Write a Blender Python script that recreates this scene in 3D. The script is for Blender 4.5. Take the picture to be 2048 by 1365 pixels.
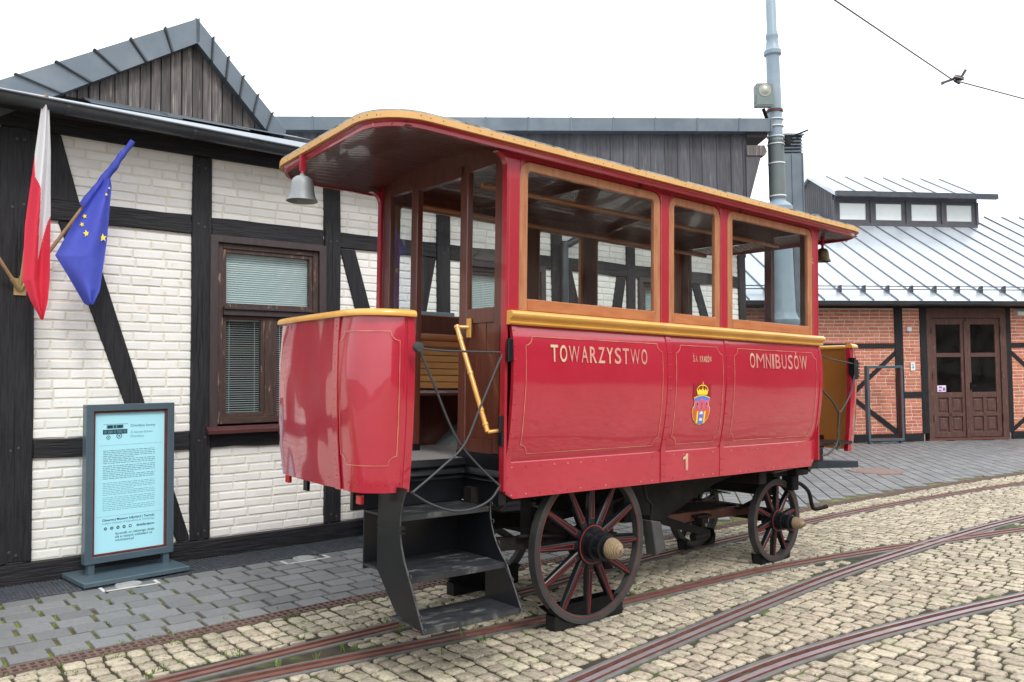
import bpy, bmesh, math, random
from math import sin, cos, radians, pi, sqrt, atan2
from mathutils import Vector, Matrix
random.seed(7)
S = bpy.context.scene
for o in list(bpy.data.objects): bpy.data.objects.remove(o)
COL = S.collection
# ------------------------------------------------------------------ camera
CP, CR, FPX, CH = radians(2.48565882), radians(.56417722), 1638.0, 1.65
cam = bpy.data.cameras.new('camera'); camo = bpy.data.objects.new('camera', cam); COL.objects.link(camo)
cam.sensor_width = 36.0; cam.lens = FPX/2048*36; cam.clip_start = .05; cam.clip_end = 2000
fw = Vector((0, cos(CP), sin(CP))); up0 = Vector((0, -sin(CP), cos(CP))); rt0 = Vector((1, 0, 0))
rt = cos(CR)*rt0 - sin(CR)*up0; up = cos(CR)*up0 + sin(CR)*rt0
Mc = Matrix.Identity(4)
for i in range(3):
    Mc[i][0] = rt[i]; Mc[i][1] = up[i]; Mc[i][2] = -fw[i]
Mc[2][3] = CH
camo.matrix_world = Mc; S.camera = camo
def px(p):                       # how big / where a point shows (only used to choose how far pieces are built)
    q = Vector(p)-Vector((0, 0, CH)); z = q.dot(fw)
    if z < .2: return None
    return 1024+FPX*q.dot(rt)/z, 682.5-FPX*q.dot(up)/z, z
# ------------------------------------------------------------------ sky, sun, exposure
SUN_EL, SUN_AZ = radians(52), radians(150)      # azimuth clockwise from +y
wd = bpy.data.worlds.new('World'); S.world = wd; wd.use_nodes = True
nt = wd.node_tree; nt.nodes.clear()
out = nt.nodes.new('ShaderNodeOutputWorld'); bg = nt.nodes.new('ShaderNodeBackground')
sky = nt.nodes.new('ShaderNodeTexSky'); sky.sky_type = 'NISHITA'; sky.sun_disc = False
sky.sun_elevation = SUN_EL; sky.sun_rotation = SUN_AZ; sky.air_density = 1; sky.dust_density = 4
hs = nt.nodes.new('ShaderNodeHueSaturation'); hs.inputs['Saturation'].default_value = .12
mx = nt.nodes.new('ShaderNodeMix'); mx.data_type = 'RGBA'; mx.inputs[0].default_value = .86
nt.links.new(sky.outputs[0], hs.inputs['Color']); nt.links.new(hs.outputs[0], mx.inputs[6])
# white overcast cloud cover, brighter towards the zenith as an overcast sky is
wtc = nt.nodes.new('ShaderNodeTexCoord'); wsp = nt.nodes.new('ShaderNodeSeparateXYZ'); nt.links.new(wtc.outputs['Generated'], wsp.inputs[0])
wmr = nt.nodes.new('ShaderNodeMapRange'); wmr.inputs[1].default_value = 0; wmr.inputs[2].default_value = 1; wmr.inputs[3].default_value = 8.2; wmr.inputs[4].default_value = 14.5; nt.links.new(wsp.outputs[2], wmr.inputs[0])
wcc = nt.nodes.new('ShaderNodeMix'); wcc.data_type = 'RGBA'; wcc.blend_type = 'MULTIPLY'; wcc.inputs[0].default_value = 1; wcc.inputs[6].default_value = (.975, 1, 1.04, 1); nt.links.new(wmr.outputs[0], wcc.inputs[7])
nt.links.new(wcc.outputs[2], mx.inputs[7])
nt.links.new(mx.outputs[2], bg.inputs['Color']); bg.inputs['Strength'].default_value = .15
nt.links.new(bg.outputs[0], out.inputs['Surface'])
sl = bpy.data.lights.new('sun', 'SUN'); sl.energy = 1.5; sl.angle = radians(12); sl.color = (1, .96, .9)
so = bpy.data.objects.new('sun', sl); COL.objects.link(so)
sd = Vector((sin(SUN_AZ)*cos(SUN_EL), cos(SUN_AZ)*cos(SUN_EL), sin(SUN_EL)))
so.rotation_euler = sd.to_track_quat('Z', 'Y').to_euler(); so.location = sd*40
S.view_settings.view_transform = 'Standard'; S.view_settings.look = 'None'
S.view_settings.exposure = 0.30; S.view_settings.gamma = 1
# ------------------------------------------------------------------ helpers
class MB:
    def __init__(s): s.v = []; s.f = []; s.m = []
    def add(s, vs, fs, mi=0):
        n = len(s.v); s.v += [tuple(v) for v in vs]; s.f += [tuple(i+n for i in f) for f in fs]; s.m += [mi]*len(fs); return s
    def box(s, x0, x1, y0, y1, z0, z1, mi=0, M=None):
        vs = [(x, y, z) for x in (x0, x1) for y in (y0, y1) for z in (z0, z1)]
        if M is not None: vs = [M @ Vector(v) for v in vs]
        return s.add(vs, [(0, 1, 3, 2), (4, 6, 7, 5), (0, 4, 5, 1), (2, 3, 7, 6), (0, 2, 6, 4), (1, 5, 7, 3)], mi)
    def bar(s, a, b, w, h, mi=0, upv=(0, 0, 1)):         # box between two points
        a = Vector(a); b = Vector(b); d = (b-a); L = d.length; d.normalize()
        u = Vector(upv); r = d.cross(u)
        if r.length < 1e-4: r = d.cross(Vector((1, 0, 0)))
        r.normalize(); u = r.cross(d)
        vs = []
        for p in (a, b):
            for i, j in ((-1, -1), (1, -1), (1, 1), (-1, 1)): vs.append(p+r*(w/2*i)+u*(h/2*j))
        return s.add(vs, [(0, 3, 2, 1), (4, 5, 6, 7), (0, 1, 5, 4), (1, 2, 6, 5), (2, 3, 7, 6), (3, 0, 4, 7)], mi)
    def prism(s, poly, ax, a, b, mi=0):
        n = len(poly)
        def P(p, t): return (t, p[0], p[1]) if ax == 'x' else ((p[0], t, p[1]) if ax == 'y' else (p[0], p[1], t))
        vs = [P(p, a) for p in poly]+[P(p, b) for p in poly]
        return s.add(vs, [tuple(range(n))[::-1], tuple(range(n, 2*n))]+[(i, (i+1) % n, n+(i+1) % n, n+i) for i in range(n)], mi)
    def ring(s, o, i, y0, y1, mi=0):                      # frame between two loops of equal length in xz
        n = len(o); vs = [(p[0], y, p[1]) for y in (y0, y1) for L in (o, i) for p in L]; fs = []
        for k in range(n):
            j = (k+1) % n
            fs += [(k, j, n+j, n+k), (2*n+k, 3*n+k, 3*n+j, 2*n+j), (k, 2*n+k, 2*n+j, j), (n+k, n+j, 3*n+j, 3*n+k)]
        return s.add(vs, fs, mi)
    def tube(s, path, r, n=8, mi=0, cap=True):
        P = [Vector(p) for p in path]; R = r if isinstance(r, (list, tuple)) else [r]*len(P); vs = []; prev = None
        for k, p in enumerate(P):
            d = (P[min(k+1, len(P)-1)]-P[max(k-1, 0)]).normalized()
            if prev is None:
                a = Vector((0, 0, 1)) if abs(d.z) < .9 else Vector((1, 0, 0)); e = d.cross(a).normalized()
            else: e = (prev-d*prev.dot(d)).normalized()
            prev = e; g = d.cross(e)
            vs += [p+(e*cos(2*pi*i/n)+g*sin(2*pi*i/n))*R[k] for i in range(n)]
        fs = [(k*n+i, k*n+(i+1) % n, (k+1)*n+(i+1) % n, (k+1)*n+i) for k in range(len(P)-1) for i in range(n)]
        if cap: fs += [tuple(range(n))[::-1], tuple((len(P)-1)*n+i for i in range(n))]
        return s.add(vs, fs, mi)
    def lathe(s, prof, o, ax=(0, 0, 1), n=24, mi=0):      # prof: (radius, along axis)
        d = Vector(ax).normalized(); o = Vector(o); a = Vector((0, 0, 1)) if abs(d.z) < .9 else Vector((1, 0, 0))
        e = d.cross(a).normalized(); g = d.cross(e); vs = []
        for r, t in prof: vs += [o+d*t+(e*cos(2*pi*i/n)+g*sin(2*pi*i/n))*max(r, 1e-4) for i in range(n)]
        m = len(prof)
        return s.add(vs, [(k*n+i, k*n+(i+1) % n, (k+1)*n+(i+1) % n, (k+1)*n+i) for k in range(m-1) for i in range(n)], mi)
    def sweep(s, prof, path, closed=False, mi=0, cap=True):   # prof (side, up) swept on a mostly level path; side = right of travel
        P = [Vector(p) for p in path]; n = len(prof); m = len(P); vs = []
        for k, p in enumerate(P):
            a = P[(k-1) % m] if closed else P[max(k-1, 0)]; b = P[(k+1) % m] if closed else P[min(k+1, m-1)]
            d = b-a; d.z = 0; d.normalize(); r = Vector((d.y, -d.x, 0))
            vs += [p+r*q[0]+Vector((0, 0, q[1])) for q in prof]
        fs = [((k % m)*n+i, (k % m)*n+(i+1) % n, ((k+1) % m)*n+(i+1) % n, ((k+1) % m)*n+i) for k in range(m if closed else m-1) for i in range(n)]
        if cap and not closed: fs += [tuple(range(n))[::-1], tuple((m-1)*n+i for i in range(n))]
        mm = mi if isinstance(mi, list) else [mi]*n
        nn = len(s.v); s.v += [tuple(v) for v in vs]; s.f += [tuple(i+nn for i in f) for f in fs]
        s.m += [mm[j % n] for j in range((m if closed else m-1)*n)]+([mm[0]]*2 if cap and not closed else []); return s
    def mesh(s, name, mats, smooth=0, bevel=0):
        me = bpy.data.meshes.new(name); me.from_pydata(s.v, [], s.f); me.polygons.foreach_set('material_index', s.m)
        for m in (mats if isinstance(mats, (list, tuple)) else [mats]): me.materials.append(m)
        bm = bmesh.new(); bm.from_mesh(me); bmesh.ops.recalc_face_normals(bm, faces=bm.faces)
        if bevel: bmesh.ops.bevel(bm, geom=[e for e in bm.edges if e.is_manifold and e.calc_face_angle(0) > .5], offset=bevel, segments=1, affect='EDGES', clamp_overlap=True)
        bm.to_mesh(me); bm.free()
        if smooth:
            me.polygons.foreach_set('use_smooth', [True]*len(me.polygons)); me.set_sharp_from_angle(angle=radians(smooth))
        return me
    def build(s, name, mats, parent=None, smooth=0, bevel=0, **kw):
        return link(name, s.mesh(name, mats, smooth, bevel), parent, **kw)
def link(name, me, parent=None, label=None, cat=None, group=None, kind=None, loc=None):
    o = bpy.data.objects.new(name, me); COL.objects.link(o); o.parent = parent
    if loc is not None: o.location = loc
    if label: o['label'] = label
    if cat: o['category'] = cat
    if group: o['group'] = group
    if kind: o['kind'] = kind
    return o
def empty(name, M, label, cat, group=None):
    o = link(name, None, None, label, cat, group); o.matrix_world = M; o.empty_display_size = .2; return o
def frame(X, Y, Z, O):
    M = Matrix.Identity(4)
    for i in range(3): M[i][0] = X[i]; M[i][1] = Y[i]; M[i][2] = Z[i]; M[i][3] = O[i]
    return M
def copy_tree(o, parent=None):
    c = o.copy(); COL.objects.link(c); c.parent = parent
    for ch in list(o.children): copy_tree(ch, c)
    return c
def catmull(P, n=8):
    P = [Vector(p) for p in P]; Q = [2*P[0]-P[1]]+P+[2*P[-1]-P[-2]]; R = []
    for k in range(1, len(Q)-2):
        a, b, c, d = Q[k-1:k+3]
        for i in range(n):
            t = i/n; R.append(.5*((2*b)+(c-a)*t+(2*a-5*b+4*c-d)*t*t+(3*b-a-3*c+d)*t**3))
    R.append(P[-1]); return R
def rrect(x0, x1, z0, z1, rt_, rb_=.004, n=5):            # rounded rectangle loop, counter-clockwise
    L = []
    for cx, cz, r, a0 in ((x1-rt_, z1-rt_, rt_, 0), (x0+rt_, z1-rt_, rt_, 90), (x0+rb_, z0+rb_, rb_, 180), (x1-rb_, z0+rb_, rb_, 270)):
        for i in range(n+1):
            a = radians(a0+90*i/n); L.append((cx+r*cos(a), cz+r*sin(a)))
    return L
def text2d(body, size, bold=0., sx=1., align='LEFT', spacing=1.):
    cu = bpy.data.curves.new('t', 'FONT'); cu.body = body; cu.size = size; cu.offset = bold; cu.align_x = align; cu.space_character = spacing
    cu.resolution_u = 3
    ob = bpy.data.objects.new('t', cu); COL.objects.link(ob); dg = bpy.context.evaluated_depsgraph_get(); dg.update()
    me = ob.evaluated_get(dg).to_mesh()
    vs = [(v.co.x*sx, v.co.y) for v in me.vertices]; fs = [tuple(p.vertices) for p in me.polygons]
    bpy.data.objects.remove(ob); bpy.data.curves.remove(cu); return vs, fs
# ------------------------------------------------------------------ materials
def mat(name, c1, c2=None, scale=6., stretch=(1, 1, 1), rough=.6, metal=0., bump=0., bscale=None, coat=0., var=0., detail=5, lo=.35, hi=.65,
        c3=None, s3=2., lo3=.55, hi3=.7, world=False, spec=.5, rough2=None, hue=0., bdist=.01, crough=.035):
    m = bpy.data.materials.new(name); m.use_nodes = True; t = m.node_tree; N = t.nodes; L = t.links
    b = N['Principled BSDF']; b.inputs['Metallic'].default_value = metal; b.inputs['Roughness'].default_value = rough
    b.inputs['Specular IOR Level'].default_value = spec
    if coat: b.inputs['Coat Weight'].default_value = coat; b.inputs['Coat Roughness'].default_value = crough
    tc = N.new('ShaderNodeTexCoord'); oi = N.new('ShaderNodeObjectInfo'); geo = N.new('ShaderNodeNewGeometry')
    off = N.new('ShaderNodeVectorMath'); off.operation = 'MULTIPLY_ADD'
    L.new(oi.outputs['Random'], off.inputs[0]); off.inputs[1].default_value = (37, 23, 51) if not world else (0, 0, 0)
    L.new(geo.outputs['Position'] if world else tc.outputs['Object'], off.inputs[2])
    mp = N.new('ShaderNodeMapping'); mp.inputs['Scale'].default_value = stretch; L.new(off.outputs[0], mp.inputs['Vector'])
    col = None
    def noise(sc, det=detail):
        n = N.new('ShaderNodeTexNoise'); n.inputs['Scale'].default_value = sc; n.inputs['Detail'].default_value = det; n.inputs['Roughness'].default_value = .6
        L.new(mp.outputs[0], n.inputs['Vector']); return n.outputs[0]
    def ramp(src, a, bb):
        r = N.new('ShaderNodeMapRange'); r.inputs[1].default_value = a; r.inputs[2].default_value = bb; L.new(src, r.inputs[0]); return r.outputs[0]
    def mixc(f, A, B):
        k = N.new('ShaderNodeMix'); k.data_type = 'RGBA'; L.new(f, k.inputs[0])
        for i, v in ((6, A), (7, B)):
            if isinstance(v, tuple): k.inputs[i].default_value = (*v, 1)
            else: L.new(v, k.inputs[i])
        return k.outputs[2]
    if c2 is not None:
        nf = ramp(noise(scale), lo, hi); col = mixc(nf, c1, c2)
        if rough2 is not None:
            r = N.new('ShaderNodeMapRange'); r.inputs[3].default_value = rough; r.inputs[4].default_value = rough2; L.new(nf, r.inputs[0]); L.new(r.outputs[0], b.inputs['Roughness'])
    if c3 is not None: col = mixc(ramp(noise(s3, 6), lo3, hi3), col if col is not None else c1, c3)
    if var or hue:
        rnd = N.new('ShaderNodeMath'); rnd.operation = 'ADD'; L.new(oi.outputs['Random'], rnd.inputs[0]); L.new(geo.outputs['Random Per Island'], rnd.inputs[1])
        fr = N.new('ShaderNodeMath'); fr.operation = 'FRACT'; L.new(rnd.outputs[0], fr.inputs[0])
        f2 = N.new('ShaderNodeMath'); f2.operation = 'MULTIPLY'; f2.inputs[1].default_value = 7.31; L.new(fr.outputs[0], f2.inputs[0])
        f3 = N.new('ShaderNodeMath'); f3.operation = 'FRACT'; L.new(f2.outputs[0], f3.inputs[0])
        h = N.new('ShaderNodeHueSaturation')
        mv = N.new('ShaderNodeMapRange'); mv.inputs[3].default_value = 1-var; mv.inputs[4].default_value = 1+var; L.new(fr.outputs[0], mv.inputs[0]); L.new(mv.outputs[0], h.inputs['Value'])
        mh = N.new('ShaderNodeMapRange'); mh.inputs[3].default_value = .5-hue; mh.inputs[4].default_value = .5+hue; L.new(f3.outputs[0], mh.inputs[0]); L.new(mh.outputs[0], h.inputs['Hue'])
        if col is None: h.inputs['Color'].default_value = (*c1, 1)
        else: L.new(col, h.inputs['Color'])
        col = h.outputs[0]
    if col is None: b.inputs['Base Color'].default_value = (*c1, 1)
    else: L.new(col, b.inputs['Base Color'])
    if bump:
        bn = N.new('ShaderNodeBump'); bn.inputs['Strength'].default_value = bump; bn.inputs['Distance'].default_value = bdist
        L.new(noise(bscale or scale*3, 6), bn.inputs['Height']); L.new(bn.outputs[0], b.inputs['Normal'])
    return m
def glass(name, tint=(.9, .93, .93), dirt=.05, base_r=.035):
    m = bpy.data.materials.new(name); m.use_nodes = True; t = m.node_tree; N = t.nodes; L = t.links; N.remove(N['Principled BSDF'])
    o = N['Material Output']; tr = N.new('ShaderNodeBsdfTransparent'); tr.inputs[0].default_value = (*tint, 1)
    gl = N.new('ShaderNodeBsdfGlossy'); gl.inputs['Roughness'].default_value = .015; gl.inputs[0].default_value = (.95, .95, .95, 1)
    lw = N.new('ShaderNodeLayerWeight'); lw.inputs[0].default_value = .5
    pw = N.new('ShaderNodeMath'); pw.operation = 'POWER'; pw.inputs[1].default_value = 5; L.new(lw.outputs['Facing'], pw.inputs[0])
    fr = N.new('ShaderNodeMath'); fr.operation = 'MULTIPLY_ADD'; fr.inputs[1].default_value = .9; fr.inputs[2].default_value = base_r; L.new(pw.outputs[0], fr.inputs[0])
    m1 = N.new('ShaderNodeMixShader'); L.new(fr.outputs[0], m1.inputs[0]); L.new(tr.outputs[0], m1.inputs[1]); L.new(gl.outputs[0], m1.inputs[2])
    df = N.new('ShaderNodeBsdfDiffuse'); df.inputs[0].default_value = (.5, .5, .47, 1)
    tc = N.new('ShaderNodeTexCoord'); nz = N.new('ShaderNodeTexNoise'); nz.inputs['Scale'].default_value = 3; nz.inputs['Detail'].default_value = 8; L.new(tc.outputs['Object'], nz.inputs['Vector'])
    r = N.new('ShaderNodeMapRange'); r.inputs[1].default_value = .4; r.inputs[2].default_value = .8; r.inputs[4].default_value = dirt*2.2; L.new(nz.outputs[0], r.inputs[0])
    m2 = N.new('ShaderNodeMixShader'); L.new(r.outputs[0], m2.inputs[0]); L.new(m1.outputs[0], m2.inputs[1]); L.new(df.outputs[0], m2.inputs[2])
    L.new(m2.outputs[0], o.inputs['Surface']); return m
RED = mat('red_paint', (.375, .012, .030), (.41, .016, .038), 2.5, rough=.22, coat=1, c3=(.44, .024, .045), s3=1.2, lo3=.5, hi3=.8, bump=.10, bscale=4, bdist=.02)
REDD = mat('red_paint_worn', (.33, .011, .024), (.37, .014, .028), 5, rough=.35, coat=.6, c3=(.55, .32, .28), s3=22, lo3=.7, hi3=.74)
YEL = mat('yellow_paint', (.62, .30, .045), (.70, .37, .07), 6, rough=.3, coat=.5, c3=(.22, .09, .03), s3=18, lo3=.68, hi3=.76)
YSTRIP = mat('yellow_fascia', (.58, .33, .115), (.63, .37, .14), 9, rough=.5, c3=(.16, .05, .02), s3=30, lo3=.68, hi3=.74)
OCHRE = mat('ochre_paint', (.46, .17, .03), (.5, .2, .04), 3, rough=.4)
FRAMEW = mat('varnished_wood', (.36, .115, .035), (.44, .17, .065), 4, stretch=(1, 6, 6), rough=.45, coat=.25, c3=(.12, .035, .012), s3=5, lo3=.62, hi3=.78, bump=.1, bscale=14)
FRAMEV = mat('varnished_wood_upright', (.32, .11, .042), (.43, .185, .085), 4, stretch=(6, 6, 1), rough=.45, coat=.25, c3=(.14, .04, .015), s3=5, lo3=.62, hi3=.78, bump=.1, bscale=14)
MAHOG = mat('mahogany', (.085, .022, .014), (.13, .034, .02), 5, stretch=(6, 6, .6), rough=.35, coat=.4, c3=(.24, .07, .04), s3=9, lo3=.68, hi3=.78)
MAHOGX = mat('mahogany_ceiling', (.075, .018, .013), (.12, .03, .02), 4, stretch=(.6, 8, 8), rough=.4, coat=.3)
SLATW = mat('bench_slat_wood', (.56, .25, .075), (.64, .32, .11), 4, stretch=(.8, 8, 8), rough=.35, coat=.4, var=.15)
BLACK = mat('black_paint', (.006, .007, .009), (.010, .011, .014), 6, rough=.3, coat=.0, c3=(.035, .035, .035), s3=14, lo3=.68, hi3=.84, spec=.35)
BLACKT = mat('black_worn_tread', (.016, .018, .021), (.034, .036, .04), 7, stretch=(1, 2.5, 1), rough=.38, c3=(.24, .24, .23), s3=6, lo3=.55, hi3=.85, bump=.15, bscale=40)
BLACKM = mat('black_chassis', (.007, .007, .008), (.020, .017, .015), 5, rough=.6, bump=.2, bscale=30, spec=.15)
BROWNM = mat('brown_chassis_wood', (.06, .022, .015), (.13, .045, .03), 5, rough=.5)
TYRE = mat('grey_iron_tyre', (.028, .028, .029), (.048, .046, .044), 8, rough=.55, bump=.1, c3=(.2, .11, .06), s3=7, lo3=.7, hi3=.78)
HUBC = mat('hub_cap', (.27, .20, .12), (.21, .15, .09), 20, rough=.4, coat=.3)
LINER = mat('red_pinstripe', (.30, .022, .02), rough=.4)
GOLD = mat('gold_lettering', (.60, .46, .29), (.56, .34, .24), 7, rough=.45, c3=(.52, .16, .15), s3=3.0, lo3=.44, hi3=.60)
PIN = mat('gold_pinstripe', (.58, .30, .17), (.47, .10, .08), 9, rough=.4)
CORD = mat('black_cord', (.035, .037, .04), rough=.6)
ROOFC = mat('roof_canvas', (.22, .22, .2), (.35, .35, .33), 14, rough=.9, c3=(.05, .055, .045), s3=6, lo3=.5, hi3=.65, bump=.6, bscale=25)
BELL = mat('bell_grey', (.20, .215, .23), (.26, .275, .285), 5, rough=.5, metal=.1, bump=.1)
BELLB = mat('bell_bronze', (.12, .085, .045), (.18, .13, .07), 8, rough=.5, metal=.6)
GLASS = glass('omnibus_glass', (.94, .96, .96), dirt=.010); GLASSW = glass('window_glass', (.88, .92, .92), .008)
REFL = mat('red_reflector', (.5, .02, .02), rough=.2)
def flat(name, c, rough=.5): return mat(name, c, rough=rough)
# ================================================================== places
RBy, RBp, RBr = radians(49.78092458), radians(1.13915503), radians(.5359722)
u0 = Vector((sin(RBy), cos(RBy), 0)); v0 = Vector((cos(RBy), -sin(RBy), 0)); w0 = Vector((0, 0, 1))
u1 = cos(RBp)*u0-sin(RBp)*w0; w1 = cos(RBp)*w0+sin(RBp)*u0
v1 = cos(RBr)*v0-sin(RBr)*w1; w2 = cos(RBr)*w1+sin(RBr)*v0
MBUS = frame(u1, -v1, w2, (.615, 5.472, 0))               # x forward, y away from the viewer, z up
WYAW = radians(51.3); WO = Vector((-3.1201, 7.5582, 0)); WS = Vector((sin(WYAW), cos(WYAW), 0)); WN = Vector((cos(WYAW), -sin(WYAW), 0))
MWALL = frame(WS, -WN, Vector((0, 0, 1)), WO)             # x along the wall, y into the house
BYAW = radians(82); BO = Vector((9.9457, 19.9092, 0)); BS = Vector((sin(BYAW), cos(BYAW), 0)); BN = Vector((cos(BYAW), -sin(BYAW), 0))
MBR = frame(BS, -BN, Vector((0, 0, 1)), BO)
def wallc(p): d = Vector((p[0], p[1], 0))-WO; return d.dot(WS), d.dot(WN)
def brc(p): d = Vector((p[0], p[1], 0))-BO; return d.dot(BS), d.dot(BN)
# ================================================================== ground
SOIL = mat('soil', (.07, .055, .035), (.11, .085, .055), 5, rough=.95, world=True)
BED = mat('mossy_joint', (.022, .018, .011), (.05, .038, .022), 9, rough=.95, bump=.6, bscale=60, c3=(.075, .125, .016), s3=3.2, lo3=.52, hi3=.66, world=True)
BED2 = mat('mossy_joint_green', (.06, .044, .022), (.11, .075, .035), 14, rough=.95, bump=.6, bscale=60, c3=(.13, .19, .02), s3=5.5, lo3=.44, hi3=.6, world=True)
COB = mat('granite_sett', (.30, .258, .185), (.46, .405, .31), 48, rough=.85, var=.24, hue=.014, bump=1., bscale=50, bdist=.010, c3=(.14, .118, .08), s3=16, lo3=.54, hi3=.68, world=True)
SLATE = mat('slate_paver', (.145, .148, .153), (.185, .188, .19), 8, rough=.55, var=.17, hue=.012, bump=.15, bscale=60, bdist=.004, c3=(.27, .265, .25), s3=5, lo3=.62, hi3=.8)
MORTAR = mat('rail_mortar', (.10, .102, .096), (.16, .158, .148), 8, rough=.85, bump=.3, bscale=50, world=True, c3=(.12, .11, .09), s3=4, lo3=.6, hi3=.72)
STEEL = mat('rail_steel', (.34, .30, .32), (.27, .215, .22), 5, rough=.38, metal=.35, world=True, c3=(.22, .10, .075), s3=1.6, lo3=.6, hi3=.74)
STEELR = mat('rail_rusty_head', (.16, .068, .05), (.21, .10, .08), 6, rough=.5, metal=.2, world=True, c3=(.26, .2, .2), s3=1.3, lo3=.55, hi3=.75)
RUST = mat('rail_rust', (.15, .052, .036), (.085, .03, .022), 14, rough=.75, world=True, bump=.3, bscale=60)
DRAINM = mat('drain_iron', (.115, .072, .06), (.17, .11, .092), 12, rough=.75, metal=.2, bump=.2, world=True)
DARK = flat('dark_void', (.008, .008, .008), .9)
g = MB(); g.box(-400, 400, -300, 600, -.5, -.06); g.build('ground', SOIL, kind='structure')
DR = catmull([(-4.6, 3.3, 0), (-2.93, 4.73, 0), (-2.38, 5.18, 0), (-1.71, 5.77, 0), (-.96, 6.40, 0), (1.1, 8.06, 0), (3.12, 9.69, 0), (4.39, 10.72, 0), (6.47, 12.21, 0), (8.29, 13.38, 0), (13, 16.1, 0), (20, 19.2, 0)], 10)
def drain_side(p):                                        # signed distance: >0 on the cobble side (right of travel)
    best = 1e9; s = 0
    for a, b in zip(DR, DR[1:]):
        dx, dy = b.x-a.x, b.y-a.y; t = max(0, min(1, ((p[0]-a.x)*dx+(p[1]-a.y)*dy)/(dx*dx+dy*dy)))
        ex, ey = p[0]-a.x-t*dx, p[1]-a.y-t*dy; d = ex*ex+ey*ey
        if d < best: best = d; s = ex*dy-ey*dx
    return sqrt(best)*(1 if s > 0 else -1)
left = [(v.x, v.y) for v in DR]
g = MB(); g.prism(left+[(60, 19.2), (60, -40), (-30, -40), (-30, 3.3)][::1], 'z', -.055, -.0095)
cobbled = g.build('cobbled_pavement', BED, kind='structure')
g = MB(); g.prism([(-30, 3.3)]+left+[(60, 19.2), (60, 60), (-30, 60)], 'z', -.05, -.020)
slated = g.build('slate_pavement', BED2, kind='structure')
RAILS = {
 'A': [(-4.2, 2.7), (-2.6, 4.0), (-1.94, 4.56), (-1.35, 5.07), (-.65, 5.68), (.05, 6.36), (1.17, 7.45), (2.44, 8.53), (3.25, 9.22), (5.1, 10.62), (7.56, 12.22), (12, 14.7), (18, 17.4)],
 'B': [(-3.4, 3.25), (-2.4, 3.97), (-1.59, 4.53), (-.71, 5.08), (.3, 5.71), (.88, 6.12), (2.04, 6.96), (3.27, 7.67), (4.2, 8.11), (5.34, 8.66), (9, 10.35), (16, 13.2)],
 'C': [(-1.6, 2.35), (-.5, 3.58), (.33, 4.49), (.84, 5.03), (1.72, 5.92), (2.6, 6.77), (3.72, 7.74), (4.36, 8.27), (5.76, 9.33), (9, 11.5), (15, 14.9)],
 'D': [(-.9, 2.5), (.3, 3.72), (1.11, 4.45), (1.75, 4.94), (2.6, 5.47), (3.74, 6.09), (7, 7.75), (12, 10)]}
RL = {k: catmull([(x, y, 0) for x, y in v], 10) for k, v in RAILS.items()}
def rail_dist(p):
    best = 1e9
    for L in RL.values():
        for a, b in zip(L, L[1:]):
            if abs(a.x-p[0]) > 2 and abs(a.y-p[1]) > 2: continue
            dx, dy = b.x-a.x, b.y-a.y; t = max(0, min(1, ((p[0]-a.x)*dx+(p[1]-a.y)*dy)/(dx*dx+dy*dy)))
            ex, ey = p[0]-a.x-t*dx, p[1]-a.y-t*dy; best = min(best, ex*ex+ey*ey)
    return sqrt(best)
LBL = {'A': 'rusty grooved tram rail passing behind the front wheels, farthest from the viewer', 'B': 'rusty tram rail running under the near wheels of the omnibus',
       'C': 'rusty grooved tram rail that crosses another rail right of the front wheel', 'D': 'rusty grooved tram rail nearest the viewer, across the bottom right corner'}
for i, k in enumerate('ABCD'):
    dz = {'A': 0, 'B': 0, 'C': .003, 'D': 0}[k]
    P = [v+Vector((0, 0, dz)) for v in RL[k]]
    m = MB(); m.sweep([(-.050, -.05), (-.050, .005), (-.031, .005), (-.026, -.022), (.010, -.022), (.014, .007), (.054, .007), (.060, -.05)], P, mi=[1, 0, 1, 1, 1, 0, 1, 1])
    r = m.build('tram_rail', [STEEL if k in 'CD' else STEELR, RUST], label=LBL[k], cat='rail', group='tram rails')
    for a, b in ((-.085, -.050), (.060, .095)):
        m = MB(); m.sweep([(a, -.05), (a, -.001-(k == 'C')*.0015), (b, -.001-(k == 'C')*.0015), (b, -.05)], P); m.build('mortar_strip', MORTAR, r)
# crossing plate between the two crossing rails
m = MB()
m.prism([(3.35, 7.62), (3.9, 7.83), (4.75, 8.30), (5.1, 8.75), (4.6, 8.36), (3.9, 7.80)], 'z', -.03, -.0055); m.build('rail_crossing_plate', STEEL, label='steel plate filling the gap where two tram rails cross', cat='plate')
def cobble_mesh(seed, n=12):
    R = random.Random(seed); P = []
    for i in range(n):
        a = 2*pi*(i+.5)/n; c, s_ = cos(a), sin(a); k = 1/max(abs(c), abs(s_)); k = min(k, 1.30)*R.uniform(.90, 1.05)
        P.append((.5*k*c, .5*k*s_))
    top = R.uniform(-.001, .005); m = MB(); vs = []
    for f, z in ((.90, .0), (.975, -.0025), (1.0, -.008), (1.0, -.04)):
        vs += [(x*f, y*f, z+top+(R.uniform(-.002, .002) if z > -.005 else 0)) for x, y in P]
    vs.append((0, 0, top+R.uniform(0, .0025))); c = len(vs)-1
    fs = [(c, i, (i+1) % n) for i in range(n)]+[(k*n+i, (k+1)*n+i, (k+1)*n+(i+1) % n, k*n+(i+1) % n) for k in range(3) for i in range(n)]
    m.add(vs, fs); return m
CM = [cobble_mesh(i) for i in range(14)]
CME = [m.mesh('cobble', COB, smooth=22) for m in CM]
def inview(p, mg=160, near=.6):
    q = px(p)
    return q and -mg < q[0] < 2048+mg and q[1] < 1365+260 and q[2] < 26
cob = []
e1 = Vector((sin(radians(49)), cos(radians(49)), 0)); e2 = Vector((cos(radians(49)), -sin(radians(49)), 0))
R = random.Random(3); a = -1.; 
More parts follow.
